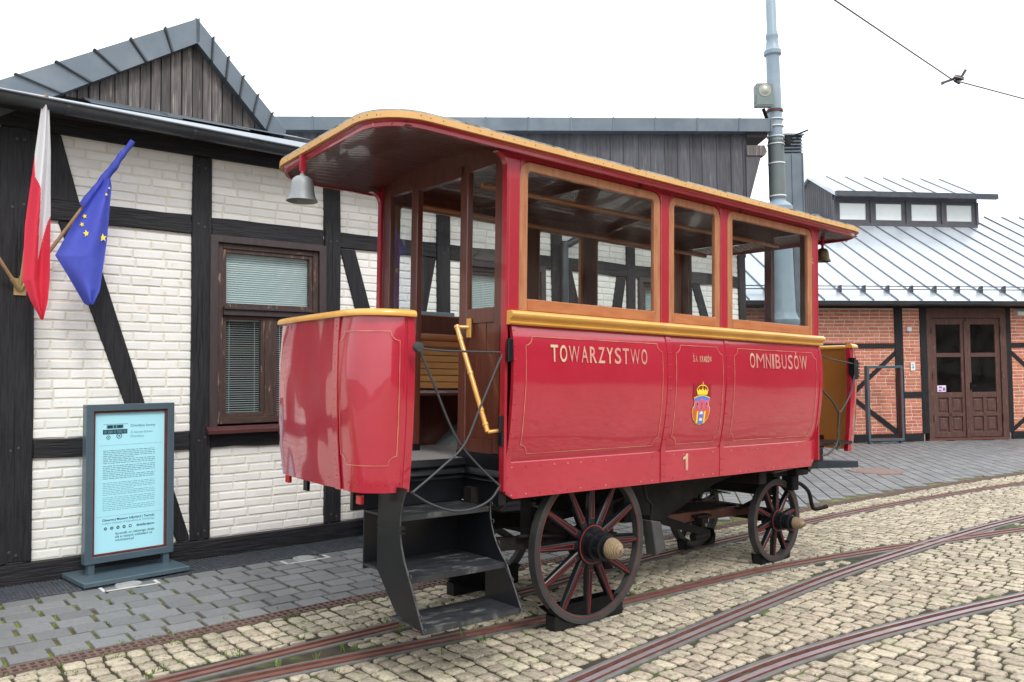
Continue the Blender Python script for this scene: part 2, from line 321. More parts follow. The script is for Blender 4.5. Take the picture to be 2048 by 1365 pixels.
while a < 24:
    rw = R.uniform(.104, .126); b = -9+R.uniform(0, .2); ph = R.uniform(-.3, .3)
    while b < 14:
        ln = R.uniform(.10, .165); bb = b+ln/2; b += ln
        wob = .05*sin(bb*1.7+a*.6)+.03*sin(bb*4.1+ph)
        curve = -.018*bb*abs(bb)*0
        p = e1*(a+rw/2+wob+curve)+e2*bb
        if not inview(p): continue
        if drain_side(p) < .03: continue
        if rail_dist(p)-ln/2 < .10 or drain_side(p)-ln/2 < .088:        # trim the sett where a rail or the drain cuts the row
            A_, B_ = p-e2*ln/2, p+e2*ln/2; clr = lambda q: min(rail_dist(q)-.10, drain_side(q)-.088); ca_, cb_ = clr(A_), clr(B_)
            far_, sg_ = (A_, 1) if ca_ > cb_ else (B_, -1); nl = min(ln, max(ca_, cb_))
            if nl < .045: continue
            p = far_+e2*sg_*nl/2; ln_ = nl
        else: ln_ = ln
        cob.append((px(p)[2], p, ln_-.019, rw-.018, R.uniform(-.10, .10), R.randrange(14)))
    a += rw
def occl(p):                                              # hidden by the omnibus body in the photograph?
    q = px(p); return q and 700 < q[0] < 1620 and q[1] < 1090 and False
cob.sort(key=lambda c: c[0])
infr = [c for c in cob if (lambda q: 0 < q[0] < 2048 and q[1] < 1365)(px(c[1]))]
chosen = set(id(c) for c in infr[:300])
st = MB(); yawc = atan2(e1.x, e1.y)
for c in cob:
    z, p, ln, wd_, rot, k = c
    ang = atan2(e2.y, e2.x)+rot
    if id(c) in chosen:
        o = link('cobble', CME[k], cobbled, loc=(p.x, p.y, 0)); o.scale = (ln*1.04, wd_*1.04, 1); o.rotation_euler = (0, 0, ang)
    else:
        ca, sa = cos(ang), sin(ang)
        st.add([(p.x+v[0]*ln*1.04*ca-v[1]*wd_*1.04*sa, p.y+v[0]*ln*1.04*sa+v[1]*wd_*1.04*ca, v[2]) for v in CM[k].v], CM[k].f)
st.build('far_cobbles', COB, cobbled, smooth=22, kind='stuff')
# slate pavers
def paver_pts(): return [(-.5, -.5), (.5, -.5), (.5, .5), (-.5, .5)]
PV = MB(); vs = []
for f, z in ((.97, .0), (1., -.006), (1., -.05)): vs += [(x*f, y*f, z) for x, y in paver_pts()]
PV.add(vs, [(0, 1, 2, 3)]+[(k*4+i, (k+1)*4+i, (k+1)*4+(i+1) % 4, k*4+(i+1) % 4) for k in range(2) for i in range(4)])
PME = PV.mesh('paver', SLATE)
pav = []; R = random.Random(5)
CUT = 4.4; VALV = [Vector((-3.118, 6.695, 0)), Vector((-1.931, 7.588, 0))]
rows = 8; rw = (2.215-.625)/rows
for r in range(rows+0):
    s = -4.2+(.11 if r % 2 else 0)+R.uniform(-.02, .02)
    while s < CUT:
        ln = R.uniform(.19, .215); gap = R.uniform(.02, .036)
        p = WO+WS*(s+ln/2)+WN*(.625+rw*(r+.5)); s += ln+gap
        if inview(p, 300): pav.append((px(p)[2], p, ln, rw-.021+R.uniform(-.006, .003), pi/2-WYAW+R.uniform(-.01, .01), R.uniform(-.003, .003)))
fy = radians(11.2); f1 = Vector((sin(fy), cos(fy), 0)); f2 = Vector((cos(fy), -sin(fy), 0))
b = -12
k = 0
while b < 22:
    a = -2+(.11 if k % 2 else 0); k += 1
    while a < 30:
        ln = R.uniform(.2, .22); p = f1*(a+ln/2)+f2*(b+.1); a += ln+.016
        s_, of = wallc(p); bs_, bo_ = brc(p)
        if s_ < CUT+.18 or (s_ < 8.95 and of < .62) or bo_ < .12 or not inview(p, 200) or drain_side(p) > -.20: continue
        if s_ < 20 and of < -8: continue
        if (p-Vector((6.095, 13.848, 0))).length < .40: continue
        pav.append((px(p)[2], p, ln, .184, pi/2-fy+R.uniform(-.006, .006), R.uniform(-.0015, .0015)))
    b += .200
pav.sort(key=lambda c: c[0]); infr = [c for c in pav if (lambda q: 0 < q[0] < 2048 and q[1] < 1365)(px(c[1]))]
chosen = set(id(c) for c in infr[:300]); st = MB()
for c in pav:
    z, p, ln, w_, ang, dz = c
    if min((p-v).length for v in VALV) < .1: dz = -.004
    if id(c) in chosen:
        o = link('paver', PME, slated, loc=(p.x, p.y, dz)); o.scale = (ln, w_, 1); o.rotation_euler = (0, 0, ang)
    else:
        ca, sa = cos(ang), sin(ang)
        st.add([(p.x+v[0]*ln*ca-v[1]*w_*sa, p.y+v[0]*ln*sa+v[1]*w_*ca, v[2]+dz) for v in PV.v], PV.f)
st.build('far_pavers', SLATE, slated, kind='stuff')
# drain channel: cast iron grates set end to end along the curve
SEG = .5; hw = .068
gm = MB()
for y, w_ in ((-hw, .014), (-.009, .018), (hw-.014, .014)): gm.box(0, SEG-.004, y, y+w_, -.03, .002)
nb = 10
for i in range(nb+1):
    x = i*(SEG-.024)/nb; gm.box(x, x+.019, -hw+.014, -.009, -.03, .0005); gm.box(x, x+.019, .009, hw-.014, -.03, .0005)
gme = gm.mesh('drain_grate', DRAINM)
tr = MB(); tr.sweep([(-.085, -.05), (-.085, -.002), (-.072, -.002), (-.072, -.035), (.072, -.035), (.072, -.002), (.085, -.002), (.085, -.05)], DR, mi=[1, 1, 1, 0, 1, 1, 1, 0])
drain = tr.build('drain_channel', [DARK, DRAINM], label='rusty cast iron slotted drain channel between slate pavers and cobbles', cat='drain')
acc = 0; cur = DR[0].copy(); i = 0
pts = DR; dist = [0]
for a, b in zip(pts, pts[1:]): dist.append(dist[-1]+(b-a).length)
def along(t):
    for k in range(len(dist)-1):
        if dist[k+1] >= t: f = (t-dist[k])/(dist[k+1]-dist[k]); return pts[k].lerp(pts[k+1], f)
    return pts[-1]
t = 0
while t < dist[-1]-SEG and t < 21:
    p = along(t); q = along(t+SEG)
    if inview(p, 300) and px(p)[2] < 22:
        o = link('grate', gme, drain, loc=p); o.rotation_euler = (0, 0, atan2(q.y-p.y, q.x-p.x))
    t += SEG
# the yard beyond the setts built one by one
def sett_mat():
    m = bpy.data.materials.new('distant_setts'); m.use_nodes = True; t = m.node_tree; N = t.nodes; L = t.links; b = N['Principled BSDF']; b.inputs['Roughness'].default_value = .85
    ge = N.new('ShaderNodeNewGeometry'); mp = N.new('ShaderNodeMapping'); mp.inputs['Rotation'].default_value = (0, 0, radians(49)); mp.inputs['Scale'].default_value = (7.2, 8.6, 1); L.new(ge.outputs['Position'], mp.inputs[0])
    v = N.new('ShaderNodeTexVoronoi'); v.feature = 'DISTANCE_TO_EDGE'; v.inputs['Scale'].default_value = 1; v.inputs['Randomness'].default_value = .55; L.new(mp.outputs[0], v.inputs[0])
    v2 = N.new('ShaderNodeTexVoronoi'); v2.inputs['Scale'].default_value = 1; v2.inputs['Randomness'].default_value = .55; L.new(mp.outputs[0], v2.inputs[0])
    r = N.new('ShaderNodeMapRange'); r.inputs[1].default_value = .02; r.inputs[2].default_value = .09; L.new(v.outputs[0], r.inputs[0])
    hs_ = N.new('ShaderNodeHueSaturation'); hs_.inputs['Color'].default_value = (.35, .31, .24, 1); sx = N.new('ShaderNodeSeparateColor'); L.new(v2.outputs['Color'], sx.inputs[0])
    mr = N.new('ShaderNodeMapRange'); mr.inputs[3].default_value = .75; mr.inputs[4].default_value = 1.2; L.new(sx.outputs[0], mr.inputs[0]); L.new(mr.outputs[0], hs_.inputs['Value'])
    k = N.new('ShaderNodeMix'); k.data_type = 'RGBA'; L.new(r.outputs[0], k.inputs[0]); k.inputs[6].default_value = (.04, .035, .02, 1); L.new(hs_.outputs[0], k.inputs[7]); L.new(k.outputs[2], b.inputs['Base Color'])
    bn = N.new('ShaderNodeBump'); bn.inputs['Distance'].default_value = .012; L.new(r.outputs[0], bn.inputs['Height']); L.new(bn.outputs[0], b.inputs['Normal']); return m
g = MB(); g.prism([(-30, 1.4), (1.2, 1.4), (13.9, 19.0), (60, 19.2), (60, -40), (-30, -40)], 'z', -.0092, -.004); g.build('cobbled_yard', sett_mat(), kind='structure')
# metal floor grating along the house foot
GALV = mat('galvanised_grating', (.075, .088, .105), (.13, .145, .165), 18, rough=.5, metal=.5, c3=(.32, .33, .34), s3=30, lo3=.6, hi3=.75)
gr = MB(); GL, GW = 1.0, .56
for i in range(34): gr.box(i*GL/34, i*GL/34+.008, 0, GW, -.03, 0)
for i in range(20): gr.box(0, GL-.022, i*GW/20, i*GW/20+.006, -.03, -.002)
gr.box(0, GL-.01, -.012, 0, -.03, .003); gr.box(0, GL-.01, GW, GW+.012, -.03, .003); gr.box(GL-.022, GL-.01, 0, GW, -.03, .003); gr.box(-.0, .0085, 0, GW, -.03, .003)
grm = gr.mesh('floor_grating', GALV)
GB = mat('grating_pit', (.02, .024, .03), rough=.9)
m = MB(); m.box(-4, 8.75, -.605, -.02, -.05, -.0135); pit = m.build('grating_pit', GB, kind='structure'); pit.matrix_world = MWALL
for i in range(-2, 8):
    s0 = i*1.0+.15
    o = link('floor_grating', grm, None, None, 'grating', 'grating panels along the house wall'); o.matrix_world = MWALL @ Matrix.Translation((s0, -.60, 0))
    nm = {-2: 'dark metal mesh grating panel at the bottom left edge, left of the information sign', -1: 'dark metal mesh grating panel partly under the information sign base', 0: 'dark metal mesh grating panel just right of the information sign base',
          1: 'dark metal mesh grating panel below the white brick left of the steps'}.get(i)
    nm = nm or {2: 'dark metal mesh grating panel behind the omnibus steps', 3: 'dark metal mesh grating panel glimpsed through the rear wheels'}.get(i)
    o['label'] = nm or 'dark metal mesh grating panel at the house wall, hidden behind the omnibus'
# valve covers with painted corner marks
VLID = mat('valve_lid', (.27, .28, .28), (.36, .36, .35), 14, rough=.6)
WP = flat('white_road_paint', (.55, .55, .53), .7)
for i, p in enumerate(VALV):
    e = empty('valve_cover', MWALL.to_3x3().to_4x4(), ('small round iron valve cover with painted corner marks in front of the sign base', 'small round iron valve cover with painted corner marks left of the steps')[i], 'cover', 'valve covers')
    e.matrix_world = Matrix.Translation(p) @ MWALL.to_3x3().to_4x4()
    m = MB(); m.lathe([(0, .006), (.06, .006), (.065, .003), (.07, .010), (.098, .010), (.104, -.01)], (0, .0, 0), n=28); m.build('lid', VLID, e, smooth=40)
    m = MB(); m.box(-.2, .2, -.125, -.10, .0005, .0045); m.box(-.215, -.19, -.125, .03, .0005, .0045); m.box(.19, .215, -.125, .02, .0005, .0045); m.build('painted_mark', WP, e)
m = MB(); m.lathe([(0, .008), (.3, .009), (.305, .002), (.315, .002), (.32, .008), (.42, .008), (.43, -.03)], (6.095, 13.848, 0), n=40)
m.build('manhole_cover', mat('manhole_iron', (.17, .115, .10), (.22, .15, .13), 20, rough=.7, bump=.3), smooth=40, label='round rusty manhole cover in the slate paving', cat='manhole')
# weeds in the joints
GRASS = mat('weed', (.07, .14, .02), (.14, .20, .035), 6, rough=.7, world=True, var=.3)
gb = MB(); R = random.Random(11)
def blade(x, y, h, lean, az, w=.004):
    d = Vector((cos(az), sin(az), 0)); s_ = Vector((-sin(az), cos(az), 0)); p = Vector((x, y, -.012))
    gb.add([p-s_*w, p+s_*w, p+d*lean*.4+Vector((0, 0, h*.6))+s_*w*.8, p+d*lean*.4+Vector((0, 0, h*.6))-s_*w*.8, p+d*lean+Vector((0, 0, h))], [(0, 1, 2, 3), (3, 2, 4)])
spots = []
for k in ('A', 'B'):
    for _ in range(36):
        i = R.randrange(8, 70); q = RL[k][min(i, len(RL[k])-1)]; sd_ = R.choice((-.14, .16)); spots.append((q.x+sd_*.78+R.uniform(-.05, .05), q.y-sd_*.63+R.uniform(-.05, .05), R.uniform(.02, .06)))
for _ in range(260):
    i = R.randrange(5, 75); q = DR[i]; o_ = R.choice((-.13, .12, .13, .3)); spots.append((q.x+o_*.63+R.uniform(-.05, .05), q.y-o_*.78+R.uniform(-.05, .05), R.uniform(.012, .03)))
for c in pav[:420]:
    if R.random() < .55:
        e_ = WS*(c[2]/2+.013)*R.choice((-1, 1))+WN*R.uniform(-.1, .1); p = c[1]+e_; spots.append((p.x, p.y, R.uniform(.008, .02)))
for c in cob[:1500]:
    if R.random() < .16: p = c[1]+e1*(c[3]/2+.01)+e2*R.uniform(-.06, .06); spots.append((p.x, p.y, R.uniform(.008, .022)))
spots += [(-.32, 5.28, .1), (-.75, 5.45, .08), (-.42, 4.95, .07), (1.0, 6.9, .07), (.95, 6.6, .06), (-.2, 5.2, .06)]
for x, y, h in spots:
    for _ in range(R.randrange(4, 9)): blade(x+R.uniform(-.02, .02), y+R.uniform(-.02, .02), h*R.uniform(.6, 1.2), h*R.uniform(.1, .9), R.uniform(0, 6.28), .0035)
gb.build('weeds', GRASS, label='small green weeds growing in the paving joints', cat='weeds', kind='stuff')
# ================================================================== half-timbered house on the left
TIMH = mat('tarred_beam_level', (.009, .009, .011), (.021, .0205, .0235), 7, stretch=(.6, 7, 7), rough=.6, c3=(.085, .075, .072), s3=11, lo3=.68, hi3=.84, bump=.8, bscale=7, bdist=.015, spec=.3)
TIMV = mat('tarred_beam_upright', (.009, .009, .011), (.021, .0205, .0235), 7, stretch=(7, 7, .6), rough=.6, c3=(.085, .075, .072), s3=11, lo3=.68, hi3=.84, bump=.8, bscale=7, bdist=.015, spec=.3)
WBRICK = mat('white_painted_brick', (.72, .71, .675), (.78, .77, .74), 5, rough=.75, var=.05, bump=.35, bscale=35, bdist=.005, c3=(.58, .54, .46), s3=9, lo3=.62, hi3=.76)
WMORT = mat('cream_mortar', (.66, .62, .53), (.72, .68, .60), 10, rough=.9, bump=.4, bscale=60)
BOARD = mat('weathered_board', (.048, .042, .042), (.12, .105, .102), 7, stretch=(9, 9, .5), rough=.7, c3=(.27, .235, .22), s3=6, lo3=.55, hi3=.72, var=.35, bump=.5, bscale=8)
FLASH = mat('lead_grey_sheet', (.115, .143, .17), (.145, .175, .203), 2.5, rough=.42, metal=.55, c3=(.2, .225, .25), s3=1.5, lo3=.5, hi3=.8, bump=.06, bscale=4, bdist=.02)
GUT = mat('gutter_sheet', (.055, .062, .072), (.08, .088, .10), 4, rough=.38, metal=.5)
ROOFM = mat('standing_seam_sheet', (.50, .55, .60), (.58, .63, .67), 1.2, rough=.36, metal=.6, bump=.05, bscale=3, bdist=.02)
house = empty('half_timbered_house', MWALL, 'half-timbered house with white painted brick and black beams behind the omnibus', 'house')
TRIM = mat('window_casing', (.035, .024, .026), (.05, .034, .035), 6, stretch=(5, 5, 1), rough=.5)
WFR = mat('weathered_window_wood', (.036, .019, .016), (.062, .034, .027), 6, stretch=(5, 5, 1), rough=.6, c3=(.30, .19, .13), s3=7, lo3=.58, hi3=.7, bump=.3, bscale=14)
WFRX = mat('weathered_window_wood_level', (.036, .019, .016), (.062, .034, .027), 6, stretch=(1, 5, 5), rough=.6, c3=(.30, .19, .13), s3=7, lo3=.6, hi3=.72, bump=.3, bscale=14)
S0, S1, YF = -4.0, 8.75, -.03
wins = [(.33, 1.48), (3.25, 4.50), (6.28, 7.17)]
WZ0, WZ1 = 1.17, 3.015
# mortar ground behind the bricks, left open at the windows
segs = []; x = S0
for a, b in wins: segs.append((x, a, 0, 3.98)); segs.append((a, b, 0, WZ0)); segs.append((a, b, WZ1, 3.98)); x = b
segs.append((x, S1, 0, 3.98))
for a, b, z0, z1 in segs:
    m = MB(); m.box(a, b, .0, .2, z0, z1); m.build('wall', WMORT, house)
def beam(poly, v, y0=YF, y1=.05, seed=0):
    m = MB(); m.prism(poly, 'y', y0, y1); o = m.build('beam', TIMV if v else TIMH, house, bevel=.008); return o
def rough_rect(x0, x1, z0, z1, R, j=.009, n=5):
    P = []
    for i in range(n): P.append((x0+(x1-x0)*i/n, z0+R.uniform(-j, j)))
    for i in range(n): P.append((x1+R.uniform(-j, j), z0+(z1-z0)*i/n))
    for i in range(n): P.append((x1+(x0-x1)*i/n, z1+R.uniform(-j, j)))
    for i in range(n): P.append((x0+R.uniform(-j, j), z1+(z0-z1)*i/n))
    return P
R = random.Random(21)
posts = [(-3.6, -3.4), (-1.66, -1.405), (-1.40, -1.135), (.145, .325), (1.485, 1.665), (2.885, 3.07), (4.64, 4.82), (6.035, 6.19), (7.27, 7.42), (8.58, 8.75)]
solid = []                                                # rectangles hidden behind timber
for a, b in posts: beam(rough_rect(a, b, .166, 3.758, R), True, YF-.012); solid.append((a, b, .166, 3.76))
beam(rough_rect(S0, S1, 3.762, 3.98, R, n=10), False, YF-.006)
beam(rough_rect(S0, S1, 0.0, .165, R, n=14), False, YF-.05)
bays = [(S0, -3.6), (-3.4, -1.66), (-1.135, .145), (.325, 1.485), (1.665, 2.885), (3.07, 4.64), (4.82, 6.035), (6.19, 7.27), (7.42, 8.58)]
for a, b in bays:
    beam(rough_rect(a+.001, b-.001, 3.017, 3.19, R), False, YF-.002)
    beam(rough_rect(a+.001, b-.001, 1.005, 1.168, R), False, YF-.002)
def brace(P): beam(P, True, YF+.006, .04)
brace([(-1.225, 3.76), (-.955, 3.76), (-.805, 3.19), (-1.03, 3.19)]); brace([(-.97, 3.015), (-.745, 3.015), (-.17, 1.17), (-.33, 1.17)]); brace([(-.265, 1.003), (-.11, 1.003), (.14, .21), (.14, .168), (.03, .168)])
for x in (1.665, 4.82): brace([(x+.005, 3.015), (x+.185, 3.015), (x+.72, 1.17), (x+.53, 1.17)])
for x in (2.885, 6.03): brace([(x-.19, 3.015), (x-.005, 3.015), (x-.40, 1.17), (x-.58, 1.17)])
brace([(7.43, 3.015), (7.62, 3.015), (8.4, 1.17), (8.2, 1.17)]); brace([(-3.3, 3.015), (-3.1, 3.015), (-2.1, 1.17), (-2.3, 1.17)])
PEG = mat('oak_peg', (.05, .04, .034), rough=.7)
for a, b in posts[2:6]:                                   # wooden pegs at the joints
    for z in (1.09, 3.10, 3.68, .24):
        for k in (-.03, .035):
            x = (a+b)/2+k+R.uniform(-.015, .015); zz = z+R.uniform(-.03, .03); m = MB(); m.lathe([(.013, .02), (.012, -.004), (0, -.006)], (x, YF-.012, zz), (0, 1, 0), 8); m.build('peg', PEG, house)
CRK = flat('beam_crack', (.003, .003, .003), .95)
for a, b in posts[1:5]:                                   # drying cracks in the posts
    for _ in range(3):
        z = R.uniform(.3, 2.6); L = R.uniform(.4, .9); x = a+(b-a)*R.uniform(.25, .75); P = [(x+R.uniform(-.008, .008), z+L*i/6) for i in range(7)]; w_ = R.uniform(.003, .006)
        m = MB(); m.prism([(p[0]-w_*sin(pi*i/6), p[1]) for i, p in enumerate(P)]+[(p[0]+w_*sin(pi*i/6)+.0004, p[1]) for i, p in list(enumerate(P))[::-1]], 'y', YF-.0135, YF); m.build('crack', CRK, house)
solid += [(a, b, WZ0-.02, WZ1) for a, b in wins]
# bricks
def brick_mesh(name, L, H, D, mt, ch=.005, seed=0, j=.0025):
    R = random.Random(seed); m = MB(); vs = []
    for y, ins in ((0, ch*1.6), (ch*.6, ch*.4), (D, 0)):
        for x, z in ((0, 0), (.5, 0), (1, 0), (1, 1), (.5, 1), (0, 1)):
            vs.append((ins+x*(L-2*ins)+R.uniform(-j, j)*(y < D), y, ins+z*(H-2*ins)+R.uniform(-j, j)*(y < D)))
    n = 6; m.add(vs, [tuple(range(n))]+[(k*n+i, (k+1)*n+i, (k+1)*n+(i+1) % n, k*n+(i+1) % n) for k in range(2) for i in range(n)]); return m
def lay(parent, x0, x1, z0, z1, solid, ch, bl, bh, jx, y, mt, near, seed, stuffname, cuts=()):
    R = random.Random(seed); lib = {}
    for kind, L in (('s', bl), ('h', bl*.48)):
        for q in range(4): lib[(kind, q)] = brick_mesh('brick', L, bh, .035, mt, seed=seed+q)
    mes = {k: v.mesh('brick', mt) for k, v in lib.items()}
    items = []; z = z0; r = 0
    while z+bh < z1:
        x = x0+(-(bl+jx)/2 if r % 2 else 0)+R.uniform(-.03, .03)
        while x < x1:
            kind = 'h' if R.random() < .07 else 's'; L = bl if kind == 's' else bl*.48
            hid = any(a-.005 < x and x+L < b+.005 and c-.005 < z and z+bh < d+.005 for a, b, c, d in solid)
            bx0, bx1 = max(x, x0), min(x+L, x1)
            hid = hid or any(a-.001 <= x and x+L <= b+.001 and z+bh > c+.012 and z < d-.012 for a, b, c, d in cuts)
            for a, b, c, d in cuts:
                if z+bh > c and z < d:
                    if bx0 < a < bx1: bx1 = a
                    elif bx0 < b < bx1: bx0 = b
            if bx1-bx0 > .02 and not hid:
                c = parent.matrix_world @ Vector((x+L/2, y, z+bh/2)); q = px(c)
                items.append((q[2] if q and 0 < q[0] < 2048 and 0 < q[1] < 1365 else 99, bx0, z+R.uniform(-.002, .002), (kind, R.randrange(4)), R.uniform(-.002, .002), (bx1-bx0)/L))
            x += L+jx+R.uniform(-.002, .002)
        z += ch; r += 1
    items.sort(key=near); st = MB()
    for i, (d, x, z, k, dy, sx) in enumerate(items):
        if i < 300 and d < 90: link('brick', mes[k], parent, loc=(x, y+dy, z)).scale = (sx, 1, 1)
        else: st.add([(v[0]*sx+x, v[1]+y+dy, v[2]+z) for v in lib[k].v], lib[k].f)
    st.build(stuffname, mt, parent, kind='stuff')
lay(house, -1.4, 8.6, .168, 3.77, solid, .0835, .252, .071, .011, -.007, WBRICK, lambda t: t[0], 31, 'far_bricks', [(a-.015, b+.015, WZ0, WZ1) for a, b in wins])
# cut window openings: bricks never overlap them because whole bricks there are left out; casings cover the ragged edges
def window(a, b, detail):
    z0, z1 = WZ0, WZ1
    f = 'window'
    m = MB(); m.ring([(a-.02, z0), (b+.02, z0), (b+.02, z1+.012), (a-.02, z1+.012)], [(a+.055, z0+.03), (b-.055, z0+.03), (b-.055, z1-.055), (a+.055, z1-.055)], -.055, .09)
    w = m.build('window', TRIM, house, bevel=.004)
    ia, ib, iz0, iz1 = a+.056, b-.056, z0+.055, z1-.056; mid = 2.315
    def part(nm, f_, mt):
        m = MB(); f_(m); return m.build(nm, mt, w, bevel=.003)
    part('frame_stile', lambda m: m.box(ia, ia+.055, -.02, .06, iz0, iz1), WFR); part('frame_stile', lambda m: m.box(ib-.055, ib, -.02, .06, iz0, iz1), WFR)
    part('frame_rail', lambda m: m.box(ia+.056, ib-.056, -.018, .06, iz1-.05, iz1), WFRX); part('frame_rail', lambda m: m.box(ia+.056, ib-.056, -.018, .06, iz0, iz0+.06), WFRX)
    part('transom', lambda m: (m.box(ia+.056, ib-.056, -.045, .06, mid-.05, mid+.005), m.box(ia+.056, ib-.056, -.065, .04, mid+.006, mid+.03)), TRIM)
    cx = (ia+ib)/2
    part('mullion', lambda m: m.box(cx-.045, cx+.045, -.012, .055, iz0+.061, mid-.051), WFR)
    lights = [(ia+.056, ib-.056, mid+.031, iz1-.051, 'closed'), (ia+.056, cx-.046, iz0+.061, mid-.051, 'open'), (cx+.046, ib-.056, iz0+.061, mid-.051, 'open')]
    for x0, x1, y0, y1, k in lights:
        m = MB(); m.ring([(x0, y0), (x1, y0), (x1, y1), (x0, y1)], [(x0+.035, y0+.04), (x1-.035, y0+.04), (x1-.035, y1-.035), (x0+.035, y1-.035)], -.004, .045); m.build('sash', WFR, w, bevel=.002)
        m = MB(); m.box(x0+.03, x1-.03, .018, .022, y0+.03, y1-.03); m.build('pane', GLASSW, w)
        if detail:
            m = MB(); z = y1-.05; st = .0215
            while z > y0+.03:
                if k == 'closed': m.prism([(.0705, z), (.070, z+.001), (.055, z-.0185), (.0555, z-.0195)], 'x', x0+.03, x1-.03)
                else: m.prism([(.048, z), (.048, z+.0012), (.072, z+.0052), (.072, z+.004)], 'x', x0+.03, x1-.03)
                z -= st
            for xx in ((x0*.8+x1*.2), (x0*.2+x1*.8)): m.box(xx-.0015, xx+.0015, .046, .048, y0+.04, y1-.03)
            m.box(x0+.02, x1-.02, .05, .075, y1-.05, y1-.03); m.build('venetian_blind', BLIND, w, kind='stuff')
    m = MB(); m.prism([(-.13, z0-.03), (-.13, z0+.0), (-.05, z0+.035), (.02, z0+.035), (.02, z0-.005)], 'x', a-.055, b+.055); m.build('sill', SILLM, w)
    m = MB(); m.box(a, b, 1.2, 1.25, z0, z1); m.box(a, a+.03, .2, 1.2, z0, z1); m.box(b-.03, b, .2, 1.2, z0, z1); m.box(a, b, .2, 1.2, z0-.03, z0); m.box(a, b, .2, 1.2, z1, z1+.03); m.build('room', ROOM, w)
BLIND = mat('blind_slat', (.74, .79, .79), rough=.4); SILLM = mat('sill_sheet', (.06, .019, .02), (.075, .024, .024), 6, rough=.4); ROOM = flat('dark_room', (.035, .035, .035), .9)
for i, (a, b) in enumerate(wins): window(a, b, True)
# inside, back and end of the house
m = MB(); m.box(S0, S1, .21, .3, 3.2, 3.98); m.box(8.55, 8.75, .21, 6.0, 0, 4.1); m.box(S0, S0+.2, .21, 6.0, 0, 4.1); m.box(S0, S1, 5.8, 6.0, 0, 4.2); m.build('rear_wall', WMORT, house)
# roof: low pitch sheet, seams, soffit boards, gutter
pit_ = .19
def rz(y): return 3.965+(y+.38)*pit_
m = MB(); m.prism([(-.38, rz(-.38)-.06), (-.38, rz(-.38)), (6.3, rz(6.3)), (6.3, rz(6.3)-.06)], 'x', S0-.3, 9.1); roof = m.build('roof', ROOFM, house)
for i in range(24):
    x = S0-.1+i*.56
    if x < 9.0 and not (-1.3 < x < 1.35): 
        m = MB(); m.prism([(-.38, rz(-.38)), (-.38, rz(-.38)+.03), (6.3, rz(6.3)+.03), (6.3, rz(6.3))], 'x', x-.008, x+.008); m.build('seam', ROOFM, roof)
SOFF = mat('soffit_board', (.022, .02, .022), (.04, .035, .035), 5, stretch=(.6, 8, 8), rough=.7)
for i in range(3):
    m = MB(); y0 = -.36+i*.12; m.box(S0-.3, 9.05, y0, y0+.114, 3.90, 3.92); m.build('soffit_board', SOFF, roof)
gp = [(-.37+.075*cos(a)-.075, 3.905+.075*sin(a)-.005) for a in [pi+pi*i/8 for i in range(9)]]
m = MB()
prof = gp+[(p[0]*.0+(-.445+(p[0]+.445)*.9), 3.90+(p[1]-3.90)*.9) for p in gp[::-1]]
m.prism(prof, 'x', S0-.3, 5.35); m.prism(prof, 'x', 5.351, 9.1); gslope = lambda m: setattr(m, 'v', [(a, b, c-.0173*(min(a, 5.35)+1.46)+.02*max(0, a-5.35)) for a, b, c in m.v])
gslope(m); gut = m.build('gutter', GUT, roof, smooth=30)
m = MB(); m.tube([(S0-.3, -.525, 3.905), (5.35, -.525, 3.905), (9.1, -.525, 3.905)], .011, 8); gslope(m); m.build('gutter_bead', GUT, gut, smooth=40)
for i in range(22):
    x = -1.5+i*.5
    m = MB(); q = [(-.445+.079*cos(a), 3.90+.079*sin(a)) for a in [pi+pi*k/8 for k in range(9)]]; q2 = [(-.445+.075*cos(a), 3.90+.075*sin(a)) for a in [2*pi-pi*k/8 for k in range(9)]]
    m.prism(q+q2, 'x', x, x+.03); gslope(m); m.build('gutter_bracket', GUT, gut)
# downpipe with elbow
m = MB(); m.tube(catmull([(5.35, -.44, 3.9), (5.34, -.42, 3.72), (5.15, -.25, 3.52), (4.86, -.12, 3.35), (4.80, -.10, 3.2), (4.80, -.10, 1.5), (4.80, -.10, .1)], 5), .05, 12); m.build('downpipe', GUT, house, smooth=40)
# gable over the eaves
GY = .05; AP, LB, RBm = (.175, 4.838), (-.917, 4.11), (.956, 4.11)
x = LB[0]; R = random.Random(8)
while x < RBm[0]:
    w_ = min(R.uniform(.085, .125), RBm[0]-x); a, b = x+.006, x+w_-.006; x += w_
    def top(t): return (LB[1]+(AP[1]-LB[1])*(t-LB[0])/(AP[0]-LB[0]) if t < AP[0] else RBm[1]+(AP[1]-RBm[1])*(RBm[0]-t)/(RBm[0]-AP[0]))+.03
    P = [(a, 4.13), (b, 4.13), (b, top(b))]+([(AP[0], AP[1]+.03)] if a < AP[0] < b else [])+[(a, top(a))]
    m = MB(); m.prism(P, 'y', GY+R.uniform(-.012, .004), GY+.05); m.build('board', BOARD, house)
    m = MB(); m.box(b+.001, b+.011, GY+.016, GY+.05, 4.13, top(b)-.01); m.build('batten', SOFF, house)
m = MB(); m.prism([(LB[0], 4.0), (RBm[0], 4.0), (AP[0], 4.84)], 'y', GY+.051, GY+.1); m.build('gable_backing', SOFF, house)
